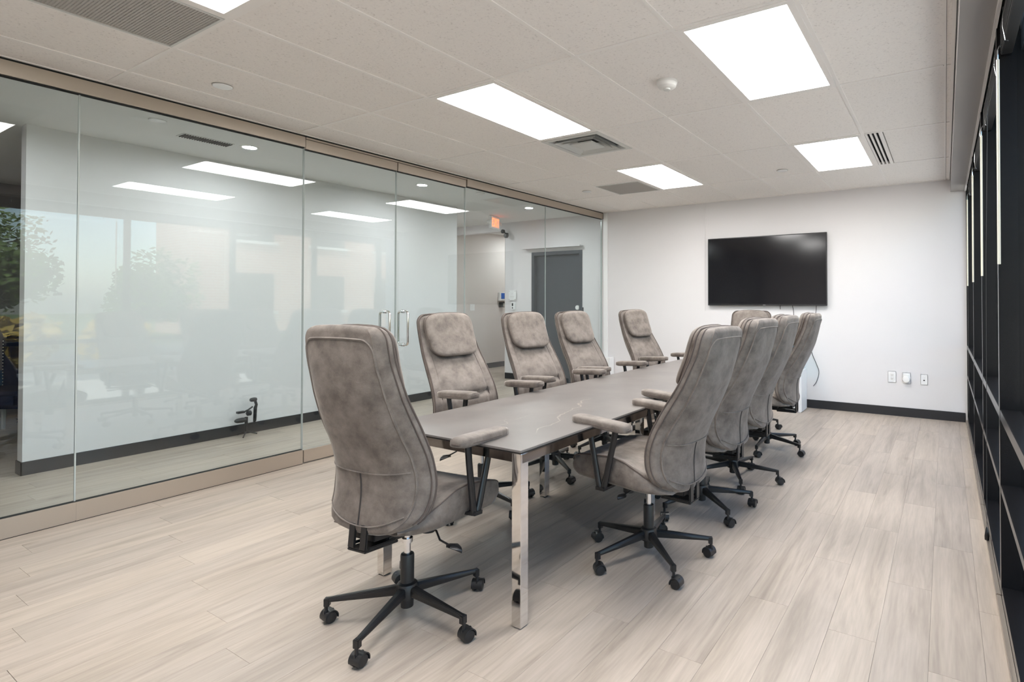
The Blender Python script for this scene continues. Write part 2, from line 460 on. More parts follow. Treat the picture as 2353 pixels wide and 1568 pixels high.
# ---------------------------------------------------------------- walls
def wall(name, dims, mat=None, label=None):
    return struct(bxo(name, dims, mat or M['wall']), label)
wall('wall_front', (GX - .05, RX + .4, WY, WY + 0.12, 0, 3.0), label='white wall that carries the television')
wall('wall_back', (-11, RX + .4, BY - .12, BY, 0, 3.0), label='white wall behind the camera')
wall('wall_corridor', (-6.27, -6.15, 1.36, 5.83, 0, CEIL), label='long white corridor wall behind the glass partition')
wall('wall_corridor_return', (-7.95, -6.27, 5.71, 5.83, 0, CEIL))
# wall with the dark door, opening to the left of it
DY = 7.45
dw = struct(bxo('wall_doorway', (-6.66, -6.06, DY, DY + .12, 0, CEIL), M['wall']), 'white corridor end wall around the dark door')
bxo('door_side_wall', (-5.02, GX - .05, DY, DY + .12, 0, CEIL), M['wall'], dw)
bxo('door_head_wall', (-6.06, -5.02, DY, DY + .12, 2.19, CEIL), M['wall'], dw)
bxo('beam', (-8.0, -6.66, DY, DY + .12, 2.60, CEIL), M['wall'], dw)
bxo('panel_ledge', (-6.20, -5.0, DY - .11, DY, 2.245, 2.265), M['wall'], dw)
wall('wall_hall', (-8.07, -7.95, 5.71, 10.4, 0, CEIL), M['wall_beige'], 'beige side hall wall beyond the corridor')
wall('wall_hall_end', (-8.0, -6.5, 10.28, 10.4, 0, CEIL), M['wall_beige'])
wall('wall_hall_side', (-6.78, -6.66, DY + .12, 10.4, 0, CEIL), M['wall_beige'])
wall('wall_lounge', (-9.6, -9.48, -4.5, 5.83, 0, CEIL), M['wall_dim'], 'dim grey wall of the lounge seen at the left edge')
wall('wall_lounge_side', (-9.6, -6.27, 4.3, 4.42, 0, CEIL), M['wall_dim'])
wall('wall_outer', (-11, -10.9, -4.5, 10.5, 0, 3.0), M['wall_dim'])
wall('wall_corridor_end', (-11, GX, -4.5, -4.38, 0, 3.0), M['wall'])
wall('wall_partition_back', (GX - .06, GX + .06, -4.5, BY, 0, 3.0), M['wall'])

# baseboards
def baseb(name, dims): return struct(bxo(name, dims, M['black_base'], bevel=0.003))
baseb('baseboard_front', (-3.98, 0.19, WY - .010, WY, 0, 0.105))
baseb('baseboard_corridor', (-6.15, -6.14, 1.35, 5.84, 0, 0.105))
baseb('baseboard_corridor_end', (-6.28, -6.14, 1.35, 1.36, 0, 0.105))
baseb('baseboard_doorway', (-6.66, -6.07, DY - .01, DY, 0, 0.105))
baseb('baseboard_door_side', (-5.0, GX - .06, DY - .01, DY, 0, 0.105))
baseb('baseboard_hall', (-7.95, -7.94, 5.84, 10.28, 0, 0.105))

# ---------------------------------------------------------------- ceiling
ceiling = struct(bxo('ceiling', (-11, 0.6, -4.5, 10.5, 2.86, 3.1), M['gap']), 'suspended white tile ceiling')
xs = [X0 + i * 0.6096 for i in range(-5, 2)]           # runners along the room
xs_all = [GX + .035] + xs + [0.012]
ys = [Y0 + j * 1.2192 for j in range(-3, 4)]
ys_all = [BY] + ys + [WY]
fixtures = {}
def cell(i, j):
    return xs_all[i], xs_all[i + 1], ys_all[j], ys_all[j + 1]
def col_of(x): return max(i for i in range(len(xs_all) - 1) if xs_all[i] <= x + .01)
def row_of(y): return max(j for j in range(len(ys_all) - 1) if ys_all[j] <= y + .01)
light_cells = [(-3, -2), (-3, 0), (-3, 2), (0, -2), (0, 0), (0, 2)]     # (column, row) from the origin
LC = set((col_of(X0 + i * .6096), row_of(Y0 + j * 1.2192)) for i, j in light_cells)
special = {}     # (col,row) -> list of (ya,yb) remaining tiles
supply = (col_of(X0 - 3 * .6096), row_of(Y0 + 1.2192))
ret1 = (col_of(X0 - 4 * .6096), row_of(Y0 + 2 * 1.2192))
ret2 = (col_of(X0 - 4 * .6096), row_of(Y0 - 2 * 1.2192))
special[supply] = (Y0 + 1.2192 + .6096, Y0 + 2 * 1.2192)
special[ret1] = (Y0 + 2 * 1.2192, Y0 + 2 * 1.2192 + .6096)
special[ret2] = (Y0 - 2 * 1.2192, Y0 - 2 * 1.2192 + .6096)
slotc = (col_of(X0 + .6096), row_of(Y0 + 2 * 1.2192))
for i in range(len(xs_all) - 1):
    for j in range(len(ys_all) - 1):
        if (i, j) in LC: continue
        a, b, c, d = cell(i, j)
        if (i, j) in special: c, d = special[(i, j)]
        if (i, j) == slotc: a += 0.145
        g = 0.008
        t = MB(); e = .004
        t.loft([[(a + g, c + g, CEIL + e), (b - g, c + g, CEIL + e), (b - g, d - g, CEIL + e), (a + g, d - g, CEIL + e)],
                [(a + g - .003, c + g - .003, CEIL + .018), (b - g + .003, c + g - .003, CEIL + .018), (b - g + .003, d - g + .003, CEIL + .018), (a + g - .003, d - g + .003, CEIL + .018)]])
        build('ceiling_tile', t, M['tile'], ceiling)
tw = 0.0115
for x in xs:
    bxo('grid_runner', (x - tw, x + tw, BY, WY, CEIL - .0005, CEIL + .03), M['tee'], ceiling)
for j, y in enumerate(ys):
    for i in range(len(xs_all) - 1):
        bxo('grid_tee', (xs_all[i] + tw, xs_all[i + 1] - tw, y - tw, y + tw, CEIL, CEIL + .028), M['tee'], ceiling)
for (cc, y) in ((supply, special[supply][0]), (ret1, special[ret1][1]), (ret2, special[ret2][1])):
    bxo('grid_tee', (xs_all[cc[0]] + tw, xs_all[cc[0] + 1] - tw, y - tw, y + tw, CEIL, CEIL + .028), M['tee'], ceiling)
bxo('grid_tee', (xs_all[slotc[0]] + .13, xs_all[slotc[0]] + .145, ys_all[slotc[1]] + tw, ys_all[slotc[1] + 1] - tw, CEIL, CEIL + .028), M['tee'], ceiling)
# perimeter
bxo('perimeter_angle', (GX + .03, 0.05, WY - .02, WY, CEIL - .002, CEIL + .03), M['tee'], ceiling)
bxo('perimeter_angle', (GX + .033, GX + .05, BY, WY, CEIL - .001, CEIL + .03), M['tee'], ceiling)
bxo('perimeter_angle', (0.004, 0.016, BY, WY, CEIL - .002, CEIL + .02), M['tee'], ceiling)
for j in range(len(ys_all) - 1):
    bxo('infill_strip', (0.018, 0.040, ys_all[j] + .006, ys_all[j + 1] - .006, CEIL + .003, CEIL + .02), M['tile'], ceiling)
bxo('perimeter_angle', (0.040, 0.056, BY, WY, CEIL - .004, CEIL + .02), M['tee'], ceiling)
cc_ = struct(bxo('ceiling_corridor', (-9.5, GX - .03, -4.4, 10.4, CEIL, CEIL + .05), M['drywall']), 'smooth white corridor ceiling')

# recessed soffit beside the windows
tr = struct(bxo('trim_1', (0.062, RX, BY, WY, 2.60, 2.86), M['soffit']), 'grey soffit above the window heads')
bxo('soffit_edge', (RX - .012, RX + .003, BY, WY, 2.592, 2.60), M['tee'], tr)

# ---------------------------------------------------------------- glass partition
part_root = struct(empty('wall_left', (GX, 0, 0)), 'frameless glass partition with brushed metal rails')
HB = 2.645           # underside of header
joints = [-1.58, -0.16, 1.25, 2.662, 3.578, 4.490, 5.955, WY]
glass_mb = lambda y0, y1, z0, z1: (-.006, .006, y0, y1, z0, z1)
def rail(name, y0, y1, z0, z1, par, th=.028, base=GX):
    return bxo(name, (-th, th, y0, y1, z0, z1), M['rail'], par, bevel=0.002)
rail('header_rail', -1.58, 2.658, HB, CEIL - .012, part_root, .034)
rail('header_rail', 4.494, WY - .003, HB, CEIL - .012, part_root, .034)
rail('header_rail', 2.664, 4.488, HB + .072, CEIL - .012, part_root, .034)
bxo('shadow_gap', (-.030, .030, -1.58, WY - .003, CEIL - .012, CEIL), M['gap'], part_root)
for a, b in ((joints[0], joints[1]), (joints[1], joints[2]), (joints[2], joints[3] - .004), (joints[5] + .004, joints[6]), (joints[6], joints[7] - .003)):
    rail('bottom_rail', a, b, 0.004, 0.118, part_root)
    bxo('gasket', (-.014, .014, a, b, 0.118, 0.121), M['gap'], part_root)
    bxo('gasket', (-.014, .014, a, b, HB - .006, HB), M['gap'], part_root)
    bxo('floor_gasket', (-.024, .024, a, b, 0.0, 0.004), M['gap'], part_root)
    bxo('glass_panel', glass_mb(a + .004, b - .004, 0.121, HB - .006), M['glass'], part_root)
for j, w in ((joints[1], .004), (joints[2], .007), (joints[6], .004)):
    bxo('glass_joint', (-.006, .006, j - w * .5, j + w * .5, 0.121, HB - .006), M['joint'], part_root)
for j in (joints[3], joints[5]):
    s_ = -1 if j == joints[3] else 1
    bxo('glass_edge', (-.006, .006, j + s_ * .004 - .0012, j + s_ * .004 + .0012, 0.121, HB - .006), M['joint'], part_root)
bxo('wall_channel', (-.012, .012, WY - .014, WY - .001, 0.12, HB), M['joint'], part_root)

def door(name, y0, y1, hy, lab):
    d = struct(empty(name, (GX, (y0 + y1) / 2, 0)), lab)
    h = (y1 - y0) / 2 - .004
    bxo('glass_leaf', (-.006, .006, -h, h, 0.112, HB - .01), M['glass'], d)
    for s in (-1, 1):
        bxo('glass_edge', (-.0062, .0062, s * h - .0012, s * h + .0012, 0.112, HB - .01), M['joint'], d)
    bxo('bottom_rail', (-.026, .026, -h, h, 0.010, 0.112), M['rail'], d, bevel=.002)
    bxo('top_rail', (-.026, .026, -h, h, HB - .012, HB + .068), M['rail'], d, bevel=.002)
    bxo('top_gasket', (-.012, .012, -h, h, HB - .018, HB - .012), M['gap'], d)
    # back-to-back tubular pull, one closed loop through the glass
    z0, z1, w, r = 0.925, 1.255, .072, .03
    pts = []
    for cx_, cz_, a0 in ((w - r, z1 - r, 0), (-(w - r), z1 - r, 90), (-(w - r), z0 + r, 180), (w - r, z0 + r, 270)):
        for k in range(7):
            a = math.radians(a0 + 15 * k); pts.append((cx_ + r * math.cos(a), hy - (y0 + y1) / 2, cz_ + r * math.sin(a)))
    mb = MB(); mb.tube(pts, .0125, 12, closed=True)
    hd = build('pull_handle', mb, M['chrome'], d, smooth=True)
    mb = MB()
    for zz in (z0, z1):
        for s in (-1, 1): mb.cyl((s * .006 if s > 0 else -.018, hy - (y0 + y1) / 2, zz), .017, .012, 16, 'x')
    build('mounting_collar', mb, M['steel'], hd, smooth=True)
    return d
door('door_1', joints[3], joints[4], 3.458, 'left leaf of the glass double door with a chrome pull')
door('door_2', joints[4], joints[5], 3.668, 'right leaf of the glass double door with a chrome pull')

# ---------------------------------------------------------------- window wall
wr = struct(empty('wall_right', (RX, 0, 0)), 'black storefront window wall')
mull = [-2.13 + 1.302 * k for k in range(8)]
mull = [-0.83, 0.47, 1.77, 3.07, 4.37, 5.67, 6.97]
MD = 0.105
for y in mull:
    bxo('mullion', (0, MD, y - .025, y + .025, 0, 2.86), M['frame'], wr, bevel=.002)
bxo('jamb', (0, MD, WY - .045, WY - .002, 0, 2.86), M['frame'], wr, bevel=.002)
edges = [BY] + [m for m in mull] + [WY - .02]
for k in range(len(edges) - 1):
    a, b = edges[k] + .025, edges[k + 1] - .025
    for nm, z0, z1, dep in (('sill_rail', 0.0, 0.075, MD), ('lower_rail', 0.497, 0.532, MD), ('middle_rail', 0.822, 0.868, MD), ('head_rail', 2.62, 2.86, MD)):
        bxo(nm, (0.001, dep, a, b, z0, z1), M['frame'], wr, bevel=.0015)
    bxo('floor_stop', (-.018, .0, a - .02, b + .02, 0.0, 0.028), M['rail'], wr, bevel=.002)
    w = struct(empty('window_%d' % (k + 1), (RX + .078, (a + b) / 2, 0)))
    for z0, z1 in ((.075, .497), (.532, .822), (.868, 2.62)):
        bxo('pane', (-.004, .004, a - (a + b) / 2, b - (a + b) / 2, z0, z1), M['wglass'], w)
struct(wall('wall_window_pier', (RX, RX + .3, BY - .1, BY + .0, 0, 3.0), M['wall']))

# blinds drawn up under the window heads
bl_labels = ['black raised blind nearest the camera with ivory wand', 'second black raised blind from the camera', 'black raised blind whose long cord ends in a tassel near the floor',
             'fourth black raised blind from the camera', 'black raised blind in the farthest window bay but one', 'black raised blind in the window bay beside the television wall']
bays = [(0.47, 1.77), (1.77, 3.07), (3.07, 4.37), (4.37, 5.67), (5.67, 6.97), (6.97, 7.34)]
for n_, (a, b) in enumerate(bays[:5]):
    B = empty('window_blind', (RX + .035, a, 2.6)); L_ = b - a - .06
    tag(B, bl_labels[n_] if n_ < 4 else 'black raised blind in the farthest full window bay', 'blind', 'raised window blinds')
    bxo('head_channel', (-.022, .026, .03, .03 + L_, -.040, 0.0), M['black_plastic'], B, bevel=.003)
    mb = MB()
    for q in range(14):
        z = -.045 - q * .0055
        mb.box(-.022, .024, .035, .025 + L_, z - .0022, z)
    build('slat_stack', mb, M['black_plastic'], B)
    bxo('bottom_bar', (-.021, .023, .035, .025 + L_, -.138, -.124), M['black_plastic'], B, bevel=.003)
    mb = MB()
    for yy in (.2, L_ - .2):
        mb = MB(); mb.tube([(-.026, yy, -.02), (-.029, yy, -.10), (-.02, yy, -.16), (-.01, yy, -.165)], .002, 6)
        build('cord_clip', mb, M['steel'], B, smooth=True)
    mb = MB(); wy = L_ + .03 - .10
    mb.tube([(-.038, wy, -.19), (-.040, wy - .004, -1.085)], .0062, 6)
    wd = build('tilt_wand', mb, M['ivory'], B)
    mb = MB(); mb.tube([(-.022, wy + .01, -.12), (-.034, wy + .005, -.135), (-.038, wy, -.15), (-.038, wy, -.195)], .003, 6)
    build('hook', mb, M['steel'], wd, smooth=True)
    if n_ == 2:
        mb = MB(); mb.tube([(-.03, .66, -.05), (-.045, .66, -1.0), (-.052, .66, -2.50)], .0013, 5)
        cd = build('lift_cord', mb, M['black_plastic'], B)
        mb = MB(); mb.lathe((-.052, .66, -2.57), [(.011, 0), (.012, .02), (.007, .055), (.003, .07)], 12)
        build('tassel', mb, M['black_plastic'], cd, smooth=True)

# ---------------------------------------------------------------- ceiling fixtures
light_labels = {(-3, -2): 'panel light cut off at the picture top beside the big perforated grille',
                (-3, 0): 'long bright panel light before the square supply vent, nearest the glass',
                (-3, 2): 'far bright panel light beside the small perforated grille',
                (0, -2): 'bright panel light overhead outside the top of the picture, window side',
                (0, 0): 'largest bright panel light in view, right of the smoke detector',
                (0, 2): 'far bright panel light beside the three-slot diffuser'}
for (i, j) in light_cells:
    a, c = X0 + i * .6096 + tw, Y0 + j * 1.2192 + tw
    w, l = .6096 - 2 * tw, 1.2192 - 2 * tw
    o = empty('ceiling_panel_light', (a + w / 2, c + l / 2, CEIL))
    tag(o, light_labels[(i, j)], 'light', 'recessed ceiling panel lights')
    mb = MB(); f = .034
    mb.box(-w / 2, w / 2, -l / 2, -l / 2 + f, -.003, .03); mb.box(-w / 2, w / 2, l / 2 - f, l / 2, -.003, .03)
    mb.box(-w / 2, -w / 2 + f, -l / 2 + f, l / 2 - f, -.003, .03); mb.box(w / 2 - f, w / 2, -l / 2 + f, l / 2 - f, -.003, .03)
    build('frame', mb, M['tee'], o)
    bxo('diffuser', (-w / 2 + f, w / 2 - f, -l / 2 + f, l / 2 - f, .001, .02), M['diffuser'], o)

# square four-way supply vent
o = empty('supply_vent', (X0 - 2.5 * .6096, Y0 + 1.2192 + .3048, CEIL))
tag(o, 'square stepped supply air vent after the long panel light', 'vent')
def sqring(mb, r0, r1, z0, z1):
    mb.add([(s * r0, t * r0, z0) for s, t in ((-1, -1), (1, -1), (1, 1), (-1, 1))] + [(s * r1, t * r1, z1) for s, t in ((-1, -1), (1, -1), (1, 1), (-1, 1))],
           [(0, 1, 5, 4), (1, 2, 6, 5), (2, 3, 7, 6), (3, 0, 4, 7)])
mb = MB(); sqring(mb, .292, .292, .02, -.004); sqring(mb, .292, .25, -.004, -.005); sqring(mb, .25, .235, -.005, .03); build('outer_frame', mb, M['vent_white'], o)
for r in (.21, .165):
    mb = MB(); sqring(mb, r, r - .045, -.012, .045); sqring(mb, r, r - .002, -.012, -.010); sqring(mb, r - .002, r - .047, -.010, .047); build('vane', mb, M['vent_white'], o)
mb = MB(); mb.box(-.11, .11, -.11, .11, -.012, .0); build('centre_plate', mb, M['vent_white'], o, bevel=.003)
bxo('duct_throat', (-.24, .24, -.24, .24, .05, .055), M['gap'], o)

def perforated(xc, yc, lab):
    o = empty('return_grille', (xc, yc, CEIL)); tag(o, lab, 'vent', 'perforated return grilles')
    h = .290
    mb = MB(); f = .012
    mb.box(-h, h, -h, -h + f, -.004, .01); mb.box(-h, h, h - f, h, -.004, .01); mb.box(-h, -h + f, -h + f, h - f, -.004, .01); mb.box(h - f, h, -h + f, h - f, -.004, .01)
    build('frame', mb, M['vent_white'], o)
    mb = MB(); n = 44
    st = (2 * (h - f)) / n
    for k in range(n):
        y = -h + f + k * st
        mb.box(-h + f, h - f, y, y + st * .62, .000, .003)
    for k in range(n):
        x_ = -h + f + k * st
        mb.box(x_, x_ + st * .62, -h + f, h - f, .0005, .0025)
    g = build('perforated_face', mb, M['grille_metal'], o); g['kind'] = 'stuff'
    bxo('duct_throat', (-h, h, -h, h, .02, .022), M['gap'], o)
perforated(X0 - 3.5 * .6096, Y0 + 3 * 1.2192 - .3048, 'small-looking far perforated return grille beside a panel light')
perforated(X0 - 3.5 * .6096, Y0 - 1.2192 - .3048, 'big perforated grey return grille at the top left of the picture')

o = empty('slot_diffuser', (X0 + .6096 + .0725, Y0 + 2.5 * 1.2192, CEIL)); tag(o, 'narrow three-slot linear diffuser beside the far right panel light', 'vent')
l = .597
for k in range(4): bxo('slat', (-.057 + k * .034, -.057 + k * .034 + .014, -l, l, -.003, .012), M['tee'], o)
bxo('slot_back', (-.057, .058, -l, l, .03, .034), M['gap'], o)

def disc(name, x, y, r, lab, cat, grp=None, z=CEIL, h=.006):
    o = empty(name, (x, y, z)); tag(o, lab, cat, grp)
    mb = MB(); mb.lathe((0, 0, 0), [(r * .6, 0.004), (r, 0.001), (r, -h * .5), (r * .96, -h), (r * .5, -h * 1.1), (.001, -h * 1.1)], 32); build('cover', mb, M['white_gloss'], o, smooth=True)
    mb = MB(); mb.lathe((0, 0, 0), [(r * .5, .003), (r * 1.05, .0005), (r * 1.05, -.0008), (r * .98, -.001)], 28); build('escutcheon', mb, M['grille_metal'], o)
    return o
disc('sprinkler_cover', -3.99, 1.77, .055, 'flat round sprinkler cover plate nearest the glass partition and camera', 'sprinkler', 'concealed sprinkler covers')
disc('sprinkler_cover', -3.87, 5.84, .055, 'small round sprinkler cover plate near the far perforated grille', 'sprinkler', 'concealed sprinkler covers')
disc('sprinkler_cover', -1.47, 5.97, .055, 'small round sprinkler cover plate left of the far right panel light', 'sprinkler', 'concealed sprinkler covers')
disc('sprinkler_cover', -5.17, 1.85, .055, 'round cover plate on the corridor ceiling above the long slotted grille', 'sprinkler', 'concealed sprinkler covers')
disc('sprinkler_cover', -5.12, 5.25, .055, 'round cover plate on the corridor ceiling beside the access panel', 'sprinkler', 'concealed sprinkler covers')
o = empty('smoke_detector', (-1.50, 3.18, CEIL)); tag(o, 'white domed smoke detector on the ceiling between two panel lights', 'smoke detector')
mb = MB(); mb.lathe((0, 0, 0), [(.066, .003), (.066, -.012), (.062, -.016), (.058, -.032), (.046, -.042), (.02, -.045)], 32); build('base', mb, M['white'], o, smooth=True)
mb = MB(); mb.lathe((0, 0, -.043), [(.022, 0), (.022, -.010), (.014, -.013)], 20); build('sensor', mb, M['vent_white'], o, smooth=True)

# corridor downlights, grille, access panel
for n_, (x, y) in enumerate(((-5.36, 0.7), (-5.36, 2.60), (-5.33, 4.50), (-5.28, 6.42), (-7.15, 6.5), (-7.3, 8.9))):  # last two are unseen lamps added to brighten the side hall
    o = empty('downlight', (x, y, CEIL))
    tag(o, ['round corridor downlight nearest the lounge', 'round corridor downlight beside the long slotted grille', 'round corridor downlight above the double door', 'round corridor downlight nearest the dark door', 'unseen downlight added to brighten the hall left of the dark door', 'unseen downlight added to brighten the far part of the side hall'][n_], 'light', 'corridor downlights')
    mb = MB(); mb.lathe((0, 0, 0), [(.075, .001), (.075, -.004), (.056, -.006), (.054, .001)], 28); build('trim_ring', mb, M['white'], o, smooth=True)
    mb = MB(); mb.cyl((0, 0, -.003), .054, .003, 28); build('lens', mb, M['downlight'], o)
o = empty('corridor_grille', (-5.44, 2.29, CEIL)); tag(o, 'narrow slotted air grille in the corridor ceiling', 'vent')
bxo('frame', (-.075, .075, -.19, .19, -.004, .0), M['vent_white'], o)
for k in range(20): bxo('blade', (-.06, .06, -.175 + k * .0184, -.175 + k * .0184 + .005, -.010, -.004), M['gap'], o)
o = empty('ceiling_hatch', (-5.10, 5.88, CEIL)); tag(o, 'square access panel flush in the corridor ceiling', 'access panel')
mb = MB(); mb.box(-.31, .31, -.31, .31, -.004, 0); build('frame', mb, M['drywall'], o); bxo('panel', (-.29, .29, -.29, .29, -.007, -.004), M['vent_white'], o, bevel=.001)

# ---------------------------------------------------------------- dark door at the corridor end
d3 = struct(empty('door_3', (-5.54, DY, 0)), 'dark blue-grey steel door at the corridor end')
mb = MB(); mb.box(-.52, -.46, -.012, .12, 0, 2.19); mb.box(.46, .52, -.012, .12, 0, 2.19); mb.box(-.46, .46, -.012, .12, 2.13, 2.19)
build('door_frame', mb, M['door_blue'], d3, bevel=.002)
bxo('door_leaf', (-.457, .457, .045, .09, .01, 2.127), M['door_blue'], d3, bevel=.002)
mb = MB(); mb.lathe((.40, .045, 1.255), [(.001, -.022), (.036, -.02), (.038, 0)], 24, 'y'); build('lock_rose', mb, M['white_gloss'], d3, smooth=True)
mb = MB(); mb.lathe((.40, .045, 1.0), [(.03, 0), (.03, -.012), (.012, -.015), (.012, -.045)], 20, 'y'); mb.tube([(.40, 0, 1.0), (.29, -.002, 1.0)], .009, 10); build('lever_handle', mb, M['steel'], d3, smooth=True)
bxo('strike_plate', (.525, .545, -.006, 0, 1.19, 1.26), M['gap'], d3)

def wallthing(name, x, z, lab, cat, y=DY): 
    o = empty(name, (x, y, z)); tag(o, lab, cat); return o
o = wallthing('office_sign', -6.48, 1.462, 'square white sign plate on four standoffs left of the dark door', 'sign')
bxo('plate', (-.082, .082, -.022, -.014, -.088, .088), M['white_gloss'], o, bevel=.001)
for s in (-1, 1):
    for t in (-1, 1):
        mb = MB(); mb.cyl((s * .066, -.026, t * .072), .007, .026, 12, 'y'); build('standoff', mb, M['steel'], o)
mb = MB(); mb.box(-.052, .052, -.0228, -.022, -.030, -.023); mb.box(-.004, .004, -.0228, -.022, .02, .04); build('print', mb, M['vent_white'], o)
o = wallthing('access_reader', -6.465, 1.278, 'small white access reader under the square sign plate', 'keypad')
bxo('housing', (-.042, .042, -.03, 0, -.065, .065), M['white_gloss'], o, bevel=.004)
bxo('sensor_window', (-.014, .014, -.032, -.03, -.005, .045), M['gap'], o)
mb = MB(); mb.lathe((0, -.03, -.035), [(.013, 0), (.012, -.003)], 14, 'y'); build('button', mb, M['gap'], o)
o = wallthing('dual_camera', -6.60, 2.55, 'black twin-headed camera high on the corridor end wall', 'camera')
mb = MB(); mb.lathe((-.03, -.10, .03), [(.001, -.035), (.022, -.03), (.036, -.012), (.036, .02), (.02, .035), (.001, .036)], 20, 'y'); build('upper_head', mb, M['black_plastic'], o, smooth=True)
mb = MB(); mb.lathe((.035, -.09, -.045), [(.001, -.035), (.03, -.03), (.043, -.012), (.043, .02), (.02, .035), (.001, .036)], 20, 'y'); build('lower_head', mb, M['black_plastic'], o, smooth=True)
mb = MB(); mb.tube([(0, 0, 0), (0, -.07, 0)], .012, 10); mb.tube([(-.03, -.07, .03), (.035, -.07, -.045)], .012, 10); build('mount', mb, M['black_plastic'], o, smooth=True)

def hallthing(name, y, z, lab, cat):
    o = empty(name, (-7.95, y, z), PI / 2); tag(o, lab, cat); return o     # local -y faces +x
o = hallthing('notice_box', 8.80, 1.455, 'white wall box with a blue face on the beige hall wall', 'box')
bxo('case', (-.13, .10, -.05, 0, -.085, .085), M['white_gloss'], o, bevel=.004)
bxo('blue_face', (-.085, .085, -.054, -.05, -.045, .075), M['blue'], o)
o = hallthing('key_safe', 8.78, 1.288, 'small black key safe under the blue-faced box', 'lock box')
bxo('case', (-.08, .05, -.05, 0, -.055, .055), M['black_plastic'], o, bevel=.006)
bxo('dial_plate', (-.01, .045, -.055, -.05, -.04, .03), M['steel'], o, bevel=.002)
o = hallthing('light_switch', 7.94, 1.24, 'white light switch plate on the beige hall wall', 'switch')
bxo('plate', (-.06, .06, -.008, 0, -.062, .062), M['white_gloss'], o, bevel=.002); bxo('rocker', (-.018, .018, -.013, -.008, -.035, .035), M['white'], o, bevel=.001)

# exit sign hung from the corridor ceiling
o = empty('exit_sign', (-6.30, 6.78, CEIL + .026), PI / 2 + .25)
tag(o, 'glowing orange-red exit sign hung from the corridor ceiling', 'sign')
bxo('canopy', (-.07, .07, -.03, .03, -.045, -.027), M['white'], o, bevel=.004)
bxo('housing', (-.145, .145, -.022, .022, -.235, -.03), M['white_gloss'], o, bevel=.006)
bxo('lit_face', (-.125, .125, -.026, -.022, -.215, -.05), M['exit_face'], o)
mb = MB()
def stroke(a, b, w=.016):
    a, b = Vector(a), Vector(b); d = (b - a).normalized(); n = Vector((-d.y, d.x)) * w / 2
    q = [a - n, b - n, b + n, a + n]; vs = [(p.x, -.0275, p.y) for p in q] + [(p.x, -.026, p.y) for p in q]
    mb.add(vs, [(0, 1, 2, 3), (7, 6, 5, 4), (0, 4, 5, 1), (1, 5, 6, 2), (2, 6, 7, 3), (3, 7, 4, 0)])
zt, zb, zm = -.068, -.197, -.1325
stroke((-.104, zb), (-.104, zt)); stroke((-.104, zt - .008), (-.062, zt - .008)); stroke((-.104, zm), (-.066, zm)); stroke((-.104, zb + .008), (-.062, zb + .008))
stroke((-.046, zb), (.006, zt)); stroke((-.046, zt), (.006, zb))
stroke((.028, zb), (.028, zt)); stroke((.082, zb), (.082, zt)); stroke((.052, zt - .008), (.112, zt - .008))
build('letters', mb, M['red'], o)
for s in (-1, 1):
    mb = MB(); mb.lathe((s * .175, 0, -.135), [(.001, -.04), (.03, -.035), (.036, -.01), (.02, .03), (.008, .035)], 18, 'y'); build('emergency_lamp', mb, M['white'], o, smooth=True)

# ---------------------------------------------------------------- television
o = empty('television', (-2.046, WY, 1.762)); tag(o, 'large black flat television mounted on the white wall', 'television')
W2, H2 = .785, .462
bxo('housing', (-W2, W2, -.062, -.030, -H2, H2), M['bezel'], o, bevel=.004)
bxo('wall_mount', (-.3, .3, -.030, -.001, -.2, .2), M['black_metal'], o)
bxo('screen', (-W2 + .012, W2 - .012, -.0635, -.061, -H2 + .022, H2 - .012), M['screen'], o)
bxo('chin_strip', (-W2 + .002, W2 - .002, -.066, -.062, -H2 + .001, -H2 + .014), M['bezel'], o, bevel=.001)
bxo('badge', (-.018, .018, -.0668, -.066, -H2 + .005, -H2 + .011), M['steel'], o)
def cable(name, pts, lab, grp='television cables', r=.0035):
    mb = MB(); P = [Vector(p) for p in pts]; out = []
    for i in range(len(P) - 1):
        p0, p1, p2, p3 = P[max(i - 1, 0)], P[i], P[i + 1], P[min(i + 2, len(P) - 1)]
        for t in (0, .25, .5, .75):
            out.append(.5 * ((2 * p1) + (-p0 + p2) * t + (2 * p0 - 5 * p1 + 4 * p2 - p3) * t * t + (-p0 + 3 * p1 - 3 * p2 + p3) * t ** 3))
    out.append(P[-1]); mb.tube(out, r, 6)
    return tag(build(name, mb, M['black_plastic'], smooth=True), lab, 'cable', grp)
yk = WY - .018
cable('cable', [(-1.85, yk, 1.36), (-1.85, yk, 1.30), (-1.85, yk, 1.25)], 'short black cable end dangling below the television', r=.004)
cable('cable', [(-1.70, yk, 1.33), (-1.68, yk, 1.22), (-1.69, yk, 1.10), (-1.76, yk, .98), (-1.76, yk, .86), (-1.70, yk, .75)], 'thin black cable dropping from the television behind the chairs')
cable('cable', [(-1.40, yk, 1.33), (-1.40, yk, 1.25), (-1.43, yk, 1.08), (-1.48, yk, .92), (-1.46, yk, .72), (-1.40, yk, .56), (-1.37, yk, .46), (-1.40, yk, .34), (-1.44, yk, .28)], 'long black cable curving down from the television corner to the wall')
tag(bxo('cable_raceway', (-2.905, -2.893, WY - .008, WY - .001, 1.22, CEIL - .01), M['wall']), 'thin white cable raceway rising to the ceiling left of the television', 'raceway')
tag(bxo('corner_cover', (-4.575, -4.50, WY - .012, WY - .001, 0.50, CEIL - .01), M['white_gloss']), 'narrow white vertical cover strip in the corner by the glass', 'trim')
tag(bxo('low_white_box', (-4.56, -4.38, WY - .16, WY - .012, 0.0, 0.50), M['white_gloss'], bevel=.006), 'low white box standing in the corner by the glass', 'box')

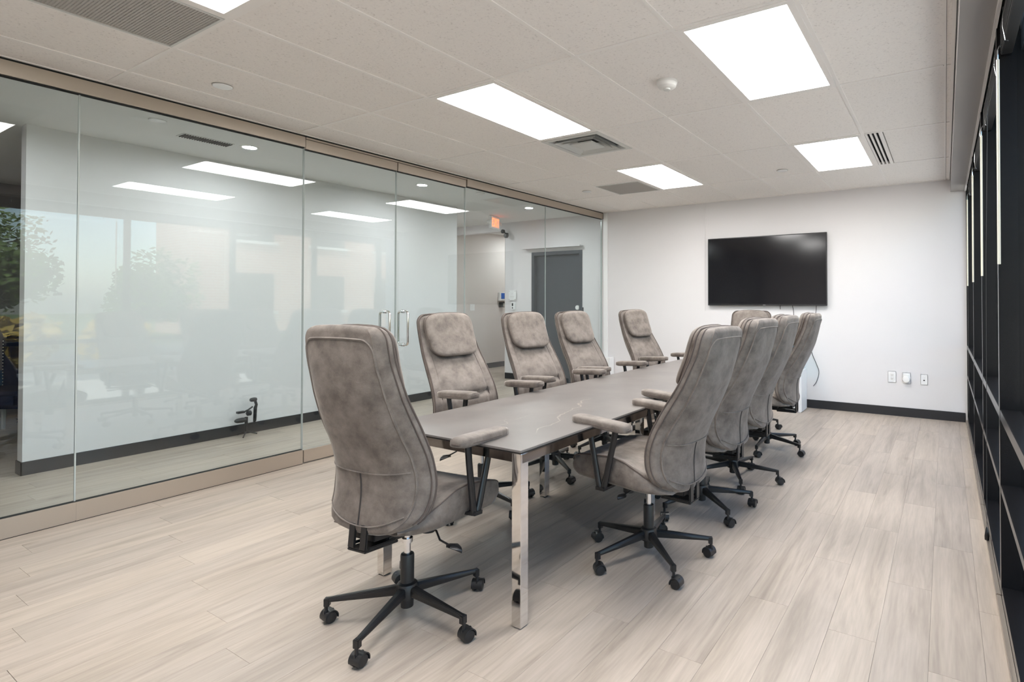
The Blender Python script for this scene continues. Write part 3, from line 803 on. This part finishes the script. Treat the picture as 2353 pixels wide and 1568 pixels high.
# ---------------------------------------------------------------- wall plates
def plate(x, z, w=.036, h=.06, lab='', cat='outlet', grp=None):
    o = empty('wall_plate', (x, WY, z)); tag(o, lab, cat, grp); bxo('plate', (-w, w, -.007, -.001, -h, h), M['white_gloss'], o, bevel=.003); return o
o = plate(-.545, .458, .043, .066, 'white duplex outlet, leftmost of the three wall plates', 'outlet')
for s in (-1, 1):
    bxo('receptacle', (-.017, .017, -.010, -.007, s * .021 - .014, s * .021 + .014), M['white'], o, bevel=.003)
mb = MB()
for s in (-1, 1):
    for t in (-1, 1): mb.box(t * .007 - .0012, t * .007 + .0012, -.0106, -.0100, s * .021 + .000, s * .021 + .008)
    mb.cyl((0, -.0106, s * .021 - .007), .0025, .0006, 8, 'y')
build('slots', mb, M['gap'], o)
o = plate(-.392, .452, .043, .064, 'white outlet with a round plug-in device, middle of the three wall plates', 'outlet')
mb = MB(); mb.lathe((-.003, 0, -.012), [(.040, -.008), (.040, -.035), (.034, -.050), (.012, -.054)], 24, 'y'); build('plug_in_device', mb, M['white'], o, smooth=True)
bxo('device_top', (-.030, .026, -.035, -.008, .0, .052), M['white'], o, bevel=.008)
o = plate(-.213, .448, .036, .060, 'white data jack plate, rightmost of the three wall plates', 'outlet')
bxo('jack', (-.008, .008, -.010, -.007, -.014, -.002), M['gap'], o)
mb = MB(); mb.cyl((0, -.008, .018), .003, .002, 8, 'y'); build('screw', mb, M['steel'], o)

# ---------------------------------------------------------------- water cooler
o = empty('water_cooler', (-1.66, 7.13, 0)); tag(o, 'white water cooler with a blue bottle in the corner behind the chairs', 'water cooler')
bxo('cabinet', (-.15, .16, -.16, .16, 0.0, .52), M['white_gloss'], o, bevel=.012)
bxo('drip_tray', (-.08, .08, -.19, -.155, .30, .33), M['white'], o, bevel=.004)
mb = MB(); mb.lathe((-.03, 0, .52), [(.04, 0), (.05, .03), (.13, .08), (.135, .12), (.130, .135), (.135, .15), (.135, .22), (.130, .235), (.135, .25), (.135, .33), (.10, .36), (.02, .365)], 28); build('bottle', mb, M['water'], o, smooth=True)

# ---------------------------------------------------------------- conference table
TX0, TX1, TY0, TY1 = -2.425, -1.503, 1.778, 5.48
tb = empty('conference_table', ((TX0 + TX1) / 2, (TY0 + TY1) / 2, 0)); tag(tb, 'long dark grey stone-topped conference table on chrome legs', 'table')
hx, hy = (TX1 - TX0) / 2, (TY1 - TY0) / 2
bxo('tabletop', (-hx, hx, -hy, hy, .727, .736), M['stone'], tb, bevel=.0012)
bxo('edge_band', (-hx + .002, hx - .002, -hy + .002, hy - .002, .721, .727), M['edge'], tb)
for s in (-1, 1):
    bxo('long_rail', (s * (hx - .012) - .012, s * (hx - .012) + .012, -hy + .012, hy - .012, .680, .720), M['dchrome'], tb, bevel=.002)
    bxo('end_rail', (-hx + .026, hx - .026, s * (hy - .022) - .012, s * (hy - .022) + .012, .680, .720), M['dchrome'], tb, bevel=.002)
def tleg(x, y):
    bxo('leg', (x - .0245, x + .0245, y - .0245, y + .0245, 0.004, .7205), M['chrome'], tb, bevel=.002)
    bxo('foot', (x - .018, x + .018, y - .018, y + .018, 0, .004), M['black_plastic'], tb)
cy_ = (TY0 + TY1) / 2
for x in (-hx + .026, hx - .026):
    for y in (TY0 + .027, 2.99 if x > 0 else 3.09, 3.60 if x > 0 else 4.48, TY1 - .027):
        tleg(x, y - cy_)

# ---------------------------------------------------------------- chairs
def ip(x, tab):
    return float(np.interp(x, [t[0] for t in tab], [t[1] for t in tab]))
def smooth_tab(tab, n=200):
    xs_ = np.linspace(tab[0][0], tab[-1][0], n); v = np.interp(xs_, [t[0] for t in tab], [t[1] for t in tab])
    k = 13; pad = np.r_[[v[0] + (v[0] - v[1]) * i for i in range(k, 0, -1)], v, [v[-1] + (v[-1] - v[-2]) * i for i in range(1, k + 1)]]
    w = np.hanning(2 * k + 1); w /= w.sum()
    v2 = np.convolve(pad, w, 'same')[k:-k]
    return list(zip(xs_, v2))
YF = smooth_tab([(.43, -.235), (.46, -.200), (.50, -.168), (.56, -.142), (.65, -.138), (.75, -.168), (.85, -.222), (.98, -.305), (1.1, -.360), (1.18, -.384), (1.25, -.396)])
YR = smooth_tab([(.43, -.244), (.46, -.242), (.50, -.240), (.58, -.238), (.65, -.246), (.75, -.284), (.85, -.334), (.98, -.390), (1.1, -.420), (1.18, -.432), (1.25, -.438)])
HW = smooth_tab([(.43, .18), (.47, .225), (.52, .251), (.60, .264), (.70, .260), (.80, .250), (.95, .236), (1.1, .222), (1.25, .214)])
ZT, ZB, RT = 1.238, .432, .055
def halfw(z):
    w = ip(z, HW)
    if z > ZT - RT: w = w - RT + math.sqrt(max(RT ** 2 - (z - ZT + RT) ** 2, 0))
    rb = .09
    if z < ZB + rb: w = w - rb + math.sqrt(max(rb ** 2 - (ZB + rb - z) ** 2, 0))
    return max(w, .05)
def front_y(x, z):
    w = halfw(z); u = min(abs(x) / w, 1)
    y = ip(z, YF) + .022 * (1 - u ** 2)
    if z < 1.0 and u < .95:
        y -= .016 * math.exp(-((abs(x) - .76 * w) / .012) ** 2)
        if abs(x) < .76 * w:
            y -= .022 * math.exp(-((z - (.700 + .25 * x * x)) / .014) ** 2)
            y += .018 * math.exp(-((z - .78) / .07) ** 2) * (1 - (x / (.76 * w)) ** 2)
    return y
GUS = .062             # depth of the side gusset between front edge and rear panel
def side_y(z):
    return max(ip(z, YF) - GUS - .018 * math.exp(-((z - .86) / .11) ** 2), ip(z, YR) - .018)
def rear_y(x, z):
    w = max(halfw(z) - .034, .04); u = min(abs(x) / w, 1); ys_ = side_y(z)
    return ys_ + (ip(z, YR) - .028 - ys_) * (1 - u ** 4)
def make_chair():
    root = empty('office_chair', (0, 0, 0))
    S, Pp = M['suede'], M['piping']
    # --- backrest
    mb = MB(); rings = []
    zs = list(np.concatenate([np.linspace(ZB, ZB + .10, 9)[:-1], np.linspace(ZB + .10, ZT - .06, 48)[:-1], ZT - .06 + .06 * np.sin(np.linspace(0, PI / 2, 9))]))
    inset = .034
    for z in zs:
        w = halfw(z); yf, yr = ip(z, YF), side_y(z)
        edge = min(1.0, max(0.0, (ZT - z) / .018), max(0.0, (z - ZB) / .02)) ; edge = math.sqrt(edge) if edge < 1 else 1
        mid = (yf + yr) / 2
        sq = lambda y: mid + (y - mid) * (.55 + .45 * edge)
        ring = []
        for k in range(25):
            x_ = -w * .985 + 2 * w * .985 * k / 24
            ring.append((x_, sq(front_y(x_, z)), z))
        wi = max(w - inset, w * .6)
        for q in (.0, .12, .35, .65, .88, 1.0):
            # side gusset from the front edge round to the rear panel edge
            xx = w * (1 - .004) - (w - wi) * (q ** 2.4); yy = yf + (yr - yf) * (q ** .85) * .98
            ring.append((xx, sq(yy), z))
        for k in range(21):
            x_ = wi - 2 * wi * k / 20
            ring.append((x_, sq(rear_y(x_, z) if abs(x_) < wi * .999 else yr - .002), z))
        for q in (1.0, .88, .65, .35, .12, .0):
            xx = -(w * (1 - .004) - (w - wi) * (q ** 2.4)); yy = yf + (yr - yf) * (q ** .85) * .98
            ring.append((xx, sq(yy), z))
        ring = [(a, b, c + .012 * (1 - (a / .23) ** 2) * max(0, (c - 1.0) / .25)) for a, b, c in ring]
        rings.append(ring)
    mb.loft(rings)
    back = build('backrest', mb, S, root, smooth=True, angle=60)
    arch = lambda a, c: c + .012 * (1 - (a / .23) ** 2) * max(0, (c - 1.0) / .25)
    # front piping follows the outline, rear piping outlines the rear panel
    def outline(ins, ztop, zbot, yfun, rad):
        pts = []
        zz = list(np.linspace(zbot, ztop - rad, 34)) 
        R = [(halfw(z) - ins(z), z) for z in zz]
        wt = R[-1][0]
        for k in range(1, 9):
            a = PI / 2 * k / 8; R.append((wt - rad + rad * math.cos(a), ztop - rad + rad * math.sin(a)))
        right = [(a, z) for a, z in R]
        top = [((wt - rad) * (1 - 2 * k / 8), ztop) for k in range(1, 8)]
        allp = right + top + [(-a, z) for a, z in reversed(right)]
        return [(a, yfun(a, z), arch(a, z)) for a, z in allp]
    mb = MB()
    mb.tube(outline(lambda z: .0, ZT + .0, ZB + .05, lambda a, z: ip(z, YF) + .002, RT), .0042, 6)
    build('front_piping', mb, Pp, back, smooth=True)
    mb = MB()
    mb.tube(outline(lambda z: .0005, ZT - .001, ZB + .05, lambda a, z: ip(z, YF) * .62 + side_y(z) * .38, RT), .0028, 6)
    build('gusset_piping', mb, Pp, back, smooth=True)
    mb = MB()
    mb.tube(outline(lambda z: inset + .004, ZT - .050, ZB + .085, lambda a, z: rear_y(a, z) - .0015, .05), .0042, 6)
    mb.tube([(-a, rear_y(a, ZB + .03 + .055 * (abs(a) / .2) ** 2) - .003, ZB + .03 + .055 * (abs(a) / .2) ** 2) for a in np.linspace(-.2, .2, 17)], .003, 6)
    build('rear_piping', mb, S, back, smooth=True)
    # horizontal sag seam and vertical pleat on the rear
    mb = MB()
    ws = .20
    mb.tube([(a, rear_y(a, .690 - .02 * (1 - (a / .24) ** 2)) - .0015, .690 - .02 * (1 - (a / .24) ** 2)) for a in np.linspace(-.212, .212, 19)], .0028, 6)
    build('rear_seam', mb, S, back, smooth=True)
    mb = MB()
    mb.tube([(-.004, rear_y(0, z) - .0005, z) for z in np.linspace(.462, .668, 10)], .0035, 6)
    build('rear_pleat', mb, M['seam'], back, smooth=True)
    mb = MB()
    for s in (-1, 1):
        mb.tube([(s * .76 * halfw(z), front_y(.76 * halfw(z), z) + .003, z) for z in np.linspace(.50, .97, 24)], .003, 5)
    mb.tube([(a, front_y(a, .700 + .25 * a * a) + .003, .700 + .25 * a * a) for a in np.linspace(-.185, .185, 15)], .003, 5)
    build('front_seam', mb, Pp, back, smooth=True)
    # --- headrest pillow
    def hy(z): return ip(z, YF) + .014
    zc, hz, hw = 1.100, .146, .200
    mb = MB(); rings = []; N_ = 48
    def sup(a, e=4.2):
        c, s = math.cos(a), math.sin(a)
        return (abs(c) ** (2 / e)) * (1 if c >= 0 else -1), (abs(s) ** (2 / e)) * (1 if s >= 0 else -1)
    prof = [(.06, 1.0), (.3, .995), (.55, .97), (.75, .93), (.88, .86), (.96, .74), (1.0, .54), (1.0, .12), (.97, 0.0), (.90, -.12), (.5, -.2), (.05, -.2)]
    for s_, d_ in prof:
        ring = []
        for k in range(N_):
            cx_, cz_ = sup(2 * PI * k / N_)
            x_ = hw * s_ * cx_; z_ = zc + hz * s_ * cz_
            x_ *= 1 - .05 * (1 - (z_ - zc) / hz) * .5
            ring.append((x_, hy(min(z_, 1.25)) + .068 * d_ * (1 - .22 * (x_ / hw) ** 2), z_ + .008 * (1 - (x_ / hw) ** 2)))
        rings.append(ring)
    mb.loft(rings)
    hr = build('headrest', mb, S, root, smooth=True, angle=80)
    mb = MB(); pts = []
    for k in range(N_):
        cx_, cz_ = sup(2 * PI * k / N_); x_ = hw * 1.002 * cx_; z_ = zc + hz * 1.002 * cz_; x_ *= 1 - .05 * (1 - (z_ - zc) / hz) * .5
        pts.append((x_, hy(min(z_, 1.25)) + .020, z_ + .008 * (1 - (x_ / hw) ** 2)))
    mb.tube(pts, .0036, 6, closed=True); build('headrest_piping', mb, Pp, hr, smooth=True)
    # --- seat
    ZTE = smooth_tab([(-.24, .462), (-.18, .482), (-.08, .545), (0, .580), (.08, .592), (.17, .588), (.26, .578), (.33, .566)])
    ZTC = smooth_tab([(-.24, .50), (-.1, .535), (0, .560), (.1, .577), (.26, .574), (.33, .562)])
    ZBO = smooth_tab([(-.24, .440), (-.18, .434), (0, .446), (.15, .454), (.27, .462), (.33, .468)])
    mb = MB(); rings = []
    sw = .247
    ysl = list(np.concatenate([np.linspace(-.24, .27, 30)[:-1], .27 + .062 * np.sin(np.linspace(0, PI / 2, 9))]))
    edge_pts = []
    for y in ysl:
        te, tc_, bo = ip(y, ZTE), ip(y, ZTC), ip(y, ZBO)
        w = sw * (1 - .30 * max(0, (-.06 - y) / .18) ** 1.6)
        f = 1.0
        if y > .27:
            f = max(0, 1 - ((y - .27) / .062) ** 2.4) ** (1 / 2.2); w -= .03 * (1 - f)
        mid = (te + bo) / 2
        f = max(f, .10)
        ring = []
        for k in range(19):
            x_ = -w + .012 + (2 * w - .024) * k / 18; u = x_ / w
            z = te + (tc_ - te) * (1 - u ** 2) - .006 * math.exp(-((abs(x_) - .75 * w) / .012) ** 2)
            ring.append((x_, y, mid + (z - mid) * f))
        for q in range(5):
            a = PI / 2 * (1 - q / 4); ring.append((w - .012 + .012 * math.cos(a), y, mid + (te - .012 + .012 * math.sin(a) - mid) * f))
        ring = ring[:18] + ring[19:]
        for q in range(4): ring.append((w + .004 * math.sin(PI * (q + 1) / 5), y, mid + (te - .02 + (bo + .02 - te + .02) * (q + 1) / 5 - mid) * f))
        for k in range(9): ring.append((w - .01 - (2 * w - .02) * k / 8, y, mid + (bo - mid) * f))
        for q in range(4): ring.append((-w - .004 * math.sin(PI * (q + 1) / 5), y, mid + (bo + .0 + (te - .02 - bo) * (q + 1) / 5 - mid) * f))
        rings.append(ring); edge_pts.append((w, y, mid + (te - .005 - mid) * f))
    mb.loft(rings); st = build('seat', mb, S, root, smooth=True, angle=70)
    mb = MB(); mb.tube([(a - .004, b, c + .002) for a, b, c in edge_pts] + [(-a + .004, b, c + .002) for a, b, c in reversed(edge_pts)], .0036, 6); build('seat_piping', mb, Pp, st, smooth=True)
    # --- armrests
    for s in (-1, 1):
        fr = empty('armrest', (s * .283, 0, 0)); fr.parent = root
        mb = MB(); rings = []
        n = 13
        for k in range(n):
            t = k / (n - 1); y = -.060 + .325 * t
            e = math.sqrt(max(0, 1 - (2 * t - 1) ** 10)); e = max(e, .45)
            zc_ = .752 + .020 * t; hwp = .044 * (1 - .18 * max(0, .5 - t)) * (.6 + .4 * e); hh = .0235 * (.55 + .45 * e)
            rings.append([(hwp * sup(2 * PI * q / 24, 4.5)[0], y, zc_ + hh * sup(2 * PI * q / 24, 4.5)[1] * (1 if sup(2 * PI * q / 24, 4.5)[1] < 0 else 1 - .18 * abs(sup(2 * PI * q / 24, 4.5)[0]) ** 3)) for q in range(24)])
        mb.loft(rings); build('arm_pad', mb, S, fr, smooth=True, angle=80)
        mb = MB(); pts = []
        for k in range(28):
            cx_, cy2 = sup(2 * PI * k / 28, 5); t = (cy2 + 1) / 2
            pts.append((.0415 * cx_ * (1 - .18 * max(0, .5 - t)), -.060 + .325 * t, .752 + .020 * t - .007))
        mb.tube(pts, .0032, 6, closed=True); build('arm_piping', mb, Pp, fr, smooth=True)
        mb = MB()
        mb.tube([(0, .180, .748), (0, .165, .66), (0, .125, .47), (0, .116, .440)], .013, 10, squash=1.25)
        mb.tube([(0, .018, .740), (0, .035, .66), (0, .082, .47), (0, .092, .440)], .013, 10, squash=1.25)
        mb.box(-.016, .016, .078, .130, .430, .446)
        mb.box(min(0, -s * .19), max(0, -s * .19), .082, .126, .428, .440)
        build('arm_support', mb, M['black_metal'], fr, smooth=True)
    # --- mechanism, rear bracket, levers
    mb = MB(); mb.box(-.085, .085, -.12, .15, .395, .436); mb.box(-.05, .05, -.16, .0, .372, .40)
    mech = build('tilt_mechanism', mb, M['black_metal'], root, bevel=.006)
    mb = MB(); mb.cyl((0, .125, .338), .031, .06, 20, r2=.034); build('tension_knob', mb, M['black_plastic'], mech, smooth=True)
    mb = MB()
    mb.tube([(.08, .02, .405), (.16, .0, .400), (.20, -.02, .375), (.245, -.02, .365)], .0045, 6)
    mb.loft([[(.235 + .085 * t, -.02 + .022 * math.sin(PI * t) * math.cos(a) * 1.3, .358 - .008 * t + .008 * math.sin(a) + .01 * math.sin(PI * t)) for a in np.linspace(0, 2 * PI, 9)[:-1]] for t in (.02, .2, .5, .8, .98)])
    build('height_lever', mb, M['black_plastic'], mech, smooth=True)
    mb = MB()
    mb.tube([(-.08, .02, .405), (-.20, .02, .400)], .0045, 6)
    mb.loft([[(-.19 - .075 * t, .02 + .020 * math.cos(a) * math.sin(PI * t) * 1.3, .398 + .008 * math.sin(a)) for a in np.linspace(0, 2 * PI, 9)[:-1]] for t in (.02, .2, .5, .8, .98)])
    build('tilt_lever', mb, M['black_plastic'], mech, smooth=True)
    mb = MB()
    mb.box(-.05, -.014, -.272, -.261, .372, .47); mb.box(.014, .05, -.272, -.261, .372, .47); mb.box(-.05, .05, -.272, -.10, .362, .373)
    mb.box(-.058, -.050, -.261, -.12, .373, .385); mb.box(.050, .058, -.261, -.12, .373, .385)
    mb.box(-.06, .06, -.24, -.12, .40, .44)
    build('back_bracket', mb, M['black_metal'], root, bevel=.003)
    # --- gas lift and five-star base
    mb = MB(); mb.cyl((0, 0, .24), .0135, .15, 18); mb.cyl((0, 0, .355), .022, .018, 18)
    build('gas_piston', mb, M['steel'], root, smooth=True)
    mb = MB(); mb.lathe((0, 0, 0), [(.020, .052), (.026, .056), (.0275, .10), (.0285, .272), (.026, .278), (.014, .280)], 20)
    build('gas_column', mb, M['black_plastic'], root, smooth=True)
    mb = MB(); mb.lathe((0, 0, 0), [(.030, .090), (.046, .098), (.047, .135), (.040, .155), (.029, .160)], 20)
    build('base_hub', mb, M['black_plastic'], root, smooth=True)
    lm = MB()
    R = .330
    rings = []
    for t in np.linspace(0, 1, 7):
        x_ = .030 + (R - .030) * t; hw_ = .019 - .008 * t; zt = .148 - .040 * t; zb_ = .108 - .018 * t
        rings.append([(x_, -hw_, zb_ + .004), (x_, -hw_ * .8, zb_), (x_, hw_ * .8, zb_), (x_, hw_, zb_ + .004), (x_, hw_, zt - .008), (x_, hw_ * .6, zt), (x_, -hw_ * .6, zt), (x_, -hw_, zt - .008)])
    lm.loft(rings)
    lm.box(R - .016, R + .006, -.012, .012, .074, .107)
    leg0 = build('base_leg', lm, M['black_metal'], root, bevel=.002)
    cm = MB()
    cm.cyl((0, 0, .045), .007, .035, 12)
    # hood over the twin wheels
    rings = []
    for a in np.linspace(math.radians(-15), math.radians(195), 15):
        r_ = .0285; y_ = -.014 + r_ * math.cos(a); z_ = .0265 + r_ * math.sin(a)
        y2 = -.014 + (r_ - .004) * math.cos(a); z2 = .0265 + (r_ - .004) * math.sin(a)
        rings.append([(-.0255, y_, z_), (.0255, y_, z_), (.0255, y2, z2), (-.0255, y2, z2)])
    cm.loft(rings)
    cm.box(-.004, .004, -.032, .010, .02, .052)
    cast0 = build('caster', cm, M['black_plastic'], root, smooth=True, angle=50)
    wm = MB(); wm.lathe((-.0235, -.014, .0262), [(.008, 0), (.021, .001), (.0255, .005), (.0262, .010), (.0255, .0165), (.010, .018)], 24, 'x')
    w0 = build('wheel', wm, M['black_plastic'], cast0, smooth=True)
    w1 = w0.copy(); C.objects.link(w1); w1.parent = cast0; w1.location = (.0285, 0, 0)
    for k in range(4):
        l_ = leg0.copy(); C.objects.link(l_); l_.parent = root
        c_ = cast0.copy(); C.objects.link(c_); c_.parent = root
        for w in (w0, w1):
            ww = w.copy(); C.objects.link(ww); ww.parent = c_
    return root
def pose_base(ch, ang, seed, off):
    rnd = random.Random(seed)
    legs = [c for c in ch.children if c.name.startswith('base_leg')]
    cs = [c for c in ch.children if c.name.startswith('caster')]
    for k, (l_, c_) in enumerate(zip(legs, cs)):
        a = math.radians(ang + 72 * k)
        l_.rotation_euler = (0, 0, a); c_.location = off + Vector((0.330 * math.cos(a), 0.330 * math.sin(a), 0))
        c_.rotation_euler = (0, 0, rnd.uniform(0, 2 * PI))
chair0 = make_chair()
chairs = [  # x, y, facing rotation (deg), world angle of one base leg, seat height change, label
    (-2.030, 1.648, 6, 1, -.028, 'taupe suede high-back office chair at the near table end, its back to the camera'),
    (-1.354, 2.640, 86, 30, -.018, 'nearest taupe office chair on the window side, its seat and armrest in full view'),
    (-1.375, 3.440, 85, 32, .0, 'second taupe office chair from the camera on the window side'),
    (-1.390, 4.110, 89, 10, .004, 'third taupe office chair from the camera on the window side'),
    (-1.410, 5.120, 91, 54, .0, 'farthest taupe office chair on the window side, in front of the water cooler'),
    (-2.640, 2.730, -95, -10, .020, 'nearest taupe office chair on the glass-wall side of the table'),
    (-2.670, 3.580, -99, -35, .012, 'second taupe office chair from the camera on the glass-wall side'),
    (-2.660, 4.310, -96, -100, .010, 'third taupe office chair from the camera on the glass-wall side'),
    (-2.600, 5.370, -100, 10, .010, 'farthest taupe office chair on the glass-wall side'),
    (-1.850, 5.900, 188, 10, .0, 'taupe office chair at the far end of the table under the television'),
]
BASE_PARTS = ('base_leg', 'caster', 'base_hub', 'gas_column')
CHB = None
for n_, (x, y, rz, ba, dz, lab) in enumerate(chairs):
    ch = chair0 if n_ == 0 else copy_tree(chair0)
    ch.location = (x, y, 0); ch.rotation_euler = (0, 0, math.radians(rz))
    tag(ch, lab, 'chair', 'office chairs around the conference table')
    tilt = math.radians(-6) if n_ == 0 else 0          # the near chair sits more upright than the others
    pv = Vector((0, 0, .42)); Rt = Matrix.Rotation(tilt, 3, 'X')
    off = Vector((.055, -.050, 0)) if n_ == 0 else Vector((0, 0, 0))
    off.rotate(Matrix.Rotation(math.radians(-rz), 3, 'Z'))
    for c in ch.children:
        if not c.name.startswith(BASE_PARTS + ('gas_piston',)):
            lift = .034 if (n_ == 0 and c.name.startswith('armrest')) else 0
            c.location = pv + Rt @ (Vector((c.location.x, 0, 0)) - pv) + Vector((0, 0, dz + lift))
            c.rotation_euler = (tilt, 0, 0)
        elif c.name.startswith(('base_leg', 'base_hub', 'gas_')):
            c.location = off + (Vector((0, 0, dz)) if c.name.startswith('gas_piston') else Vector((0, 0, 0)))
    pose_base(ch, ba - rz, n_ + 11, off)

# ---------------------------------------------------------------- small things beyond the glass
o = empty('camera_gimbal', (-6.04, 2.92, 0)); tag(o, 'small black camera gimbal on a mini tripod against the corridor baseboard', 'gimbal')
K = M['black_plastic']
for a in (200, 320, 80):
    mb = MB(); r = math.radians(a); mb.tube([(0, 0, .05), (.02 * math.cos(r), .02 * math.sin(r), .04), (.10 * math.cos(r) * (.5 if a == 80 else 1), .10 * math.sin(r), .006)], [.009, .008, .006], 8); build('tripod_leg', mb, K, o, smooth=True)
mb = MB(); mb.tube([(0, 0, .04), (0, 0, .19)], [.013, .015], 12); build('grip', mb, K, o, smooth=True)
mb = MB(); mb.lathe((0, -.035, .165), [(.012, -.07), (.022, -.05), (.026, 0), (.02, .03)], 14, 'y'); build('lower_motor', mb, K, o, smooth=True)
mb = MB(); mb.tube([(0, 0, .12), (0, .07, .12), (0, .08, .14), (0, .085, .27), (0, .095, .30), (0, .08, .35)], [.008, .010, .015, .016, .013, .013], 10); build('tilt_arm', mb, K, o, smooth=True)
mb = MB(); mb.lathe((0, .045, .355), [(.014, -.01), (.02, 0), (.022, .03), (.016, .05)], 14, 'y'); build('roll_motor', mb, K, o, smooth=True)
mb = MB(); mb.tube([(0, .06, .285), (0, .02, .26), (0, -.02, .245)], .008, 8); mb.box(-.02, .02, -.085, -.02, .236, .256); build('phone_clamp', mb, K, o, smooth=True)
mb = MB(); mb.lathe((0, .02, .225), [(.012, -.02), (.026, -.01), (.026, .02), (.012, .03)], 14, 'y'); build('pan_motor', mb, K, o, smooth=True)

# navy wing chair and dark plant in the lounge
o = empty('wing_chair', (-8.18, 1.74, 0), math.radians(35)); tag(o, 'navy armchair with nailhead trim cut off by the left edge of the picture', 'chair')
bxo('back', (-.34, .34, .20, .32, .38, 1.0), M['navy'], o, bevel=.04)
bxo('seat', (-.32, .32, -.30, .24, .30, .47), M['navy'], o, bevel=.04)
for s in (-1, 1):
    bxo('arm', (s * .34 - .05, s * .34 + .05, -.28, .26, .22, .62), M['midblue'], o, bevel=.02)
    for t in (-1, 1):
        mb = MB(); mb.tube([(s * .31, t * .23 - .0, 0), (s * .31, t * .23, .24)], [.016, .026], 8); build('leg', mb, M['white'], o)
mb = MB()
for s in (-1, 1):
    for k in range(16): mb.lathe((s * .29, .195, .44 + k * .033), [(.007, 0), (.001, -.005)], 6, 'y')
nh = build('nailheads', mb, M['brass'], o)
o = empty('lounge_plant', (-7.50, 1.80, 0)); tag(o, 'dark potted foliage with rust blooms beside the navy armchair', 'plant')
mb = MB(); mb.lathe((0, 0, 0), [(.09, 0), (.13, .16), (.12, .17)], 16); build('pot', mb, M['basket'], o, smooth=True)
rnd = random.Random(5)
mb = MB()
for k in range(140):
    a = rnd.uniform(0, 2 * PI); e = rnd.uniform(.0, 1.3); r = rnd.uniform(.06, .2)
    c = Vector((r * math.cos(a) * math.cos(e), r * math.sin(a) * math.cos(e), .2 + r * math.sin(e)))
    u = Vector((rnd.uniform(-1, 1), rnd.uniform(-1, 1), rnd.uniform(-1, 1))).normalized() * .03; v = u.orthogonal().normalized() * .012
    mb.add([c - u, c + v, c + u, c - v], [(0, 1, 2, 3)])
lf = build('foliage', mb, M['basket'], o); lf['kind'] = 'stuff'
for k in range(6):
    a = k * 1.1; mb = MB(); mb.lathe((.11 * math.cos(a), .11 * math.sin(a), .30 + .03 * (k % 3)), [(.001, -.015), (.022, 0), (.001, .018)], 8); build('bloom', mb, M['flower'], o, smooth=True)

# ---------------------------------------------------------------- outside the windows
g = struct(bxo('ground', (0.55, 90, -50, 70, -.5, -.25), M['lawn']), 'lawn outside the windows')
g0 = struct(bxo('bounce_paving', (0.55, 6.6, -50, 70, -.25, -.2), M['concrete']), 'unseen pale concrete added outside to bounce sunlight onto the ceiling')  # added pale ground, out of view, bounces sun up to the ceiling
g2 = struct(bxo('parking_lot', (7, 16, -50, 70, -.249, -.24), M['asphalt']), 'asphalt drive outside')
bd = empty('brick_building', (22, 25.8, -.25)); tag(bd, 'brick building outside, seen only as a reflection in the glass', 'building')
bxo('wall_block', (0, 4, -13.2, 22, 0, 9), M['brick'], bd)
bxo('parapet', (-.15, 4.15, -13.35, 22.15, 9, 9.4), M['white'], bd)
for k in range(8):
    for z in (1.1, 4.8):
        w_ = bxo('window', (-.06, .04, -11.4 + k * 4.1, -9.4 + k * 4.1, z, z + 2.0), M['screen'], bd)
        bxo('sill', (-.16, .02, -11.6 + k * 4.1, -9.2 + k * 4.1, z - .15, z), M['white'], bd)
def tree(x, y, h, r, seed, mat, lab, n=2600, kind='tree'):
    rnd = random.Random(seed); o = empty(kind, (x, y, -.25)); tag(o, lab, kind, 'trees outside' if kind == 'tree' else 'yellow bushes outside')
    mb = MB(); q_ = r / 2.4; mb.tube([(0, 0, 0), (.05 * q_, 0, h * .3), (-.05 * q_, .05, h * .6), (0, 0, h * .85)], [.16 * q_, .13 * q_, .09 * q_, .03 * q_], 10)
    for k in range(9):
        a = rnd.uniform(0, 2 * PI); z = h * rnd.uniform(.3, .7); l = r * rnd.uniform(.6, 1)
        mb.tube([(0, 0, z), (l * .5 * math.cos(a), l * .5 * math.sin(a), z + l * .3), (l * math.cos(a), l * math.sin(a), z + l * .5)], [.05, .035, .012], 6)
    build('trunk', mb, M['bark'], o, smooth=True)
    mb = MB()
    cl = [(rnd.uniform(-.65, .65) * r, rnd.uniform(-.65, .65) * r, h * .62 + rnd.uniform(-.6, .75) * r * .7, r * rnd.uniform(.3, .55)) for _ in range(16)]
    for k in range(n):
        cx_, cy2, cz_, cr = rnd.choice(cl)
        d = Vector((rnd.gauss(0, 1), rnd.gauss(0, 1), rnd.gauss(0, 1))).normalized() * cr * rnd.uniform(.6, 1)
        c = Vector((cx_, cy2, cz_)) + d
        u = Vector((rnd.uniform(-1, 1), rnd.uniform(-1, 1), rnd.uniform(-.6, .6))).normalized() * .13; v = u.orthogonal().normalized() * .07
        mb.add([c - u, c + v, c + u, c - v], [(0, 1, 2, 3)])
    lf = build('crown', mb, mat, o); lf['kind'] = 'stuff'
tree(18.0, 5.2, 3.3, 1.7, 1, M['leaf'], 'round green tree outside nearest the camera end')
tree(17.0, 9.0, 3.2, 1.7, 2, M['leaf'], 'round green tree outside beside the brick building corner')
tree(26.0, 6.0, 5.0, 2.6, 3, M['leaf'], 'broad tree far behind the lawn outside')
tree(9.5, 1.2, 9.6, 3.0, 6, M['leaf'], 'tall green tree whose branches hang near the windows', 3400)
tree(5.6, 3.1, 1.25, .60, 4, M['leaf_yellow'], 'low yellow autumn bush outside the windows', 900, 'bush')
tree(5.9, 4.8, 1.15, .60, 5, M['leaf_yellow'], 'second low yellow bush, further along the windows', 900, 'bush')
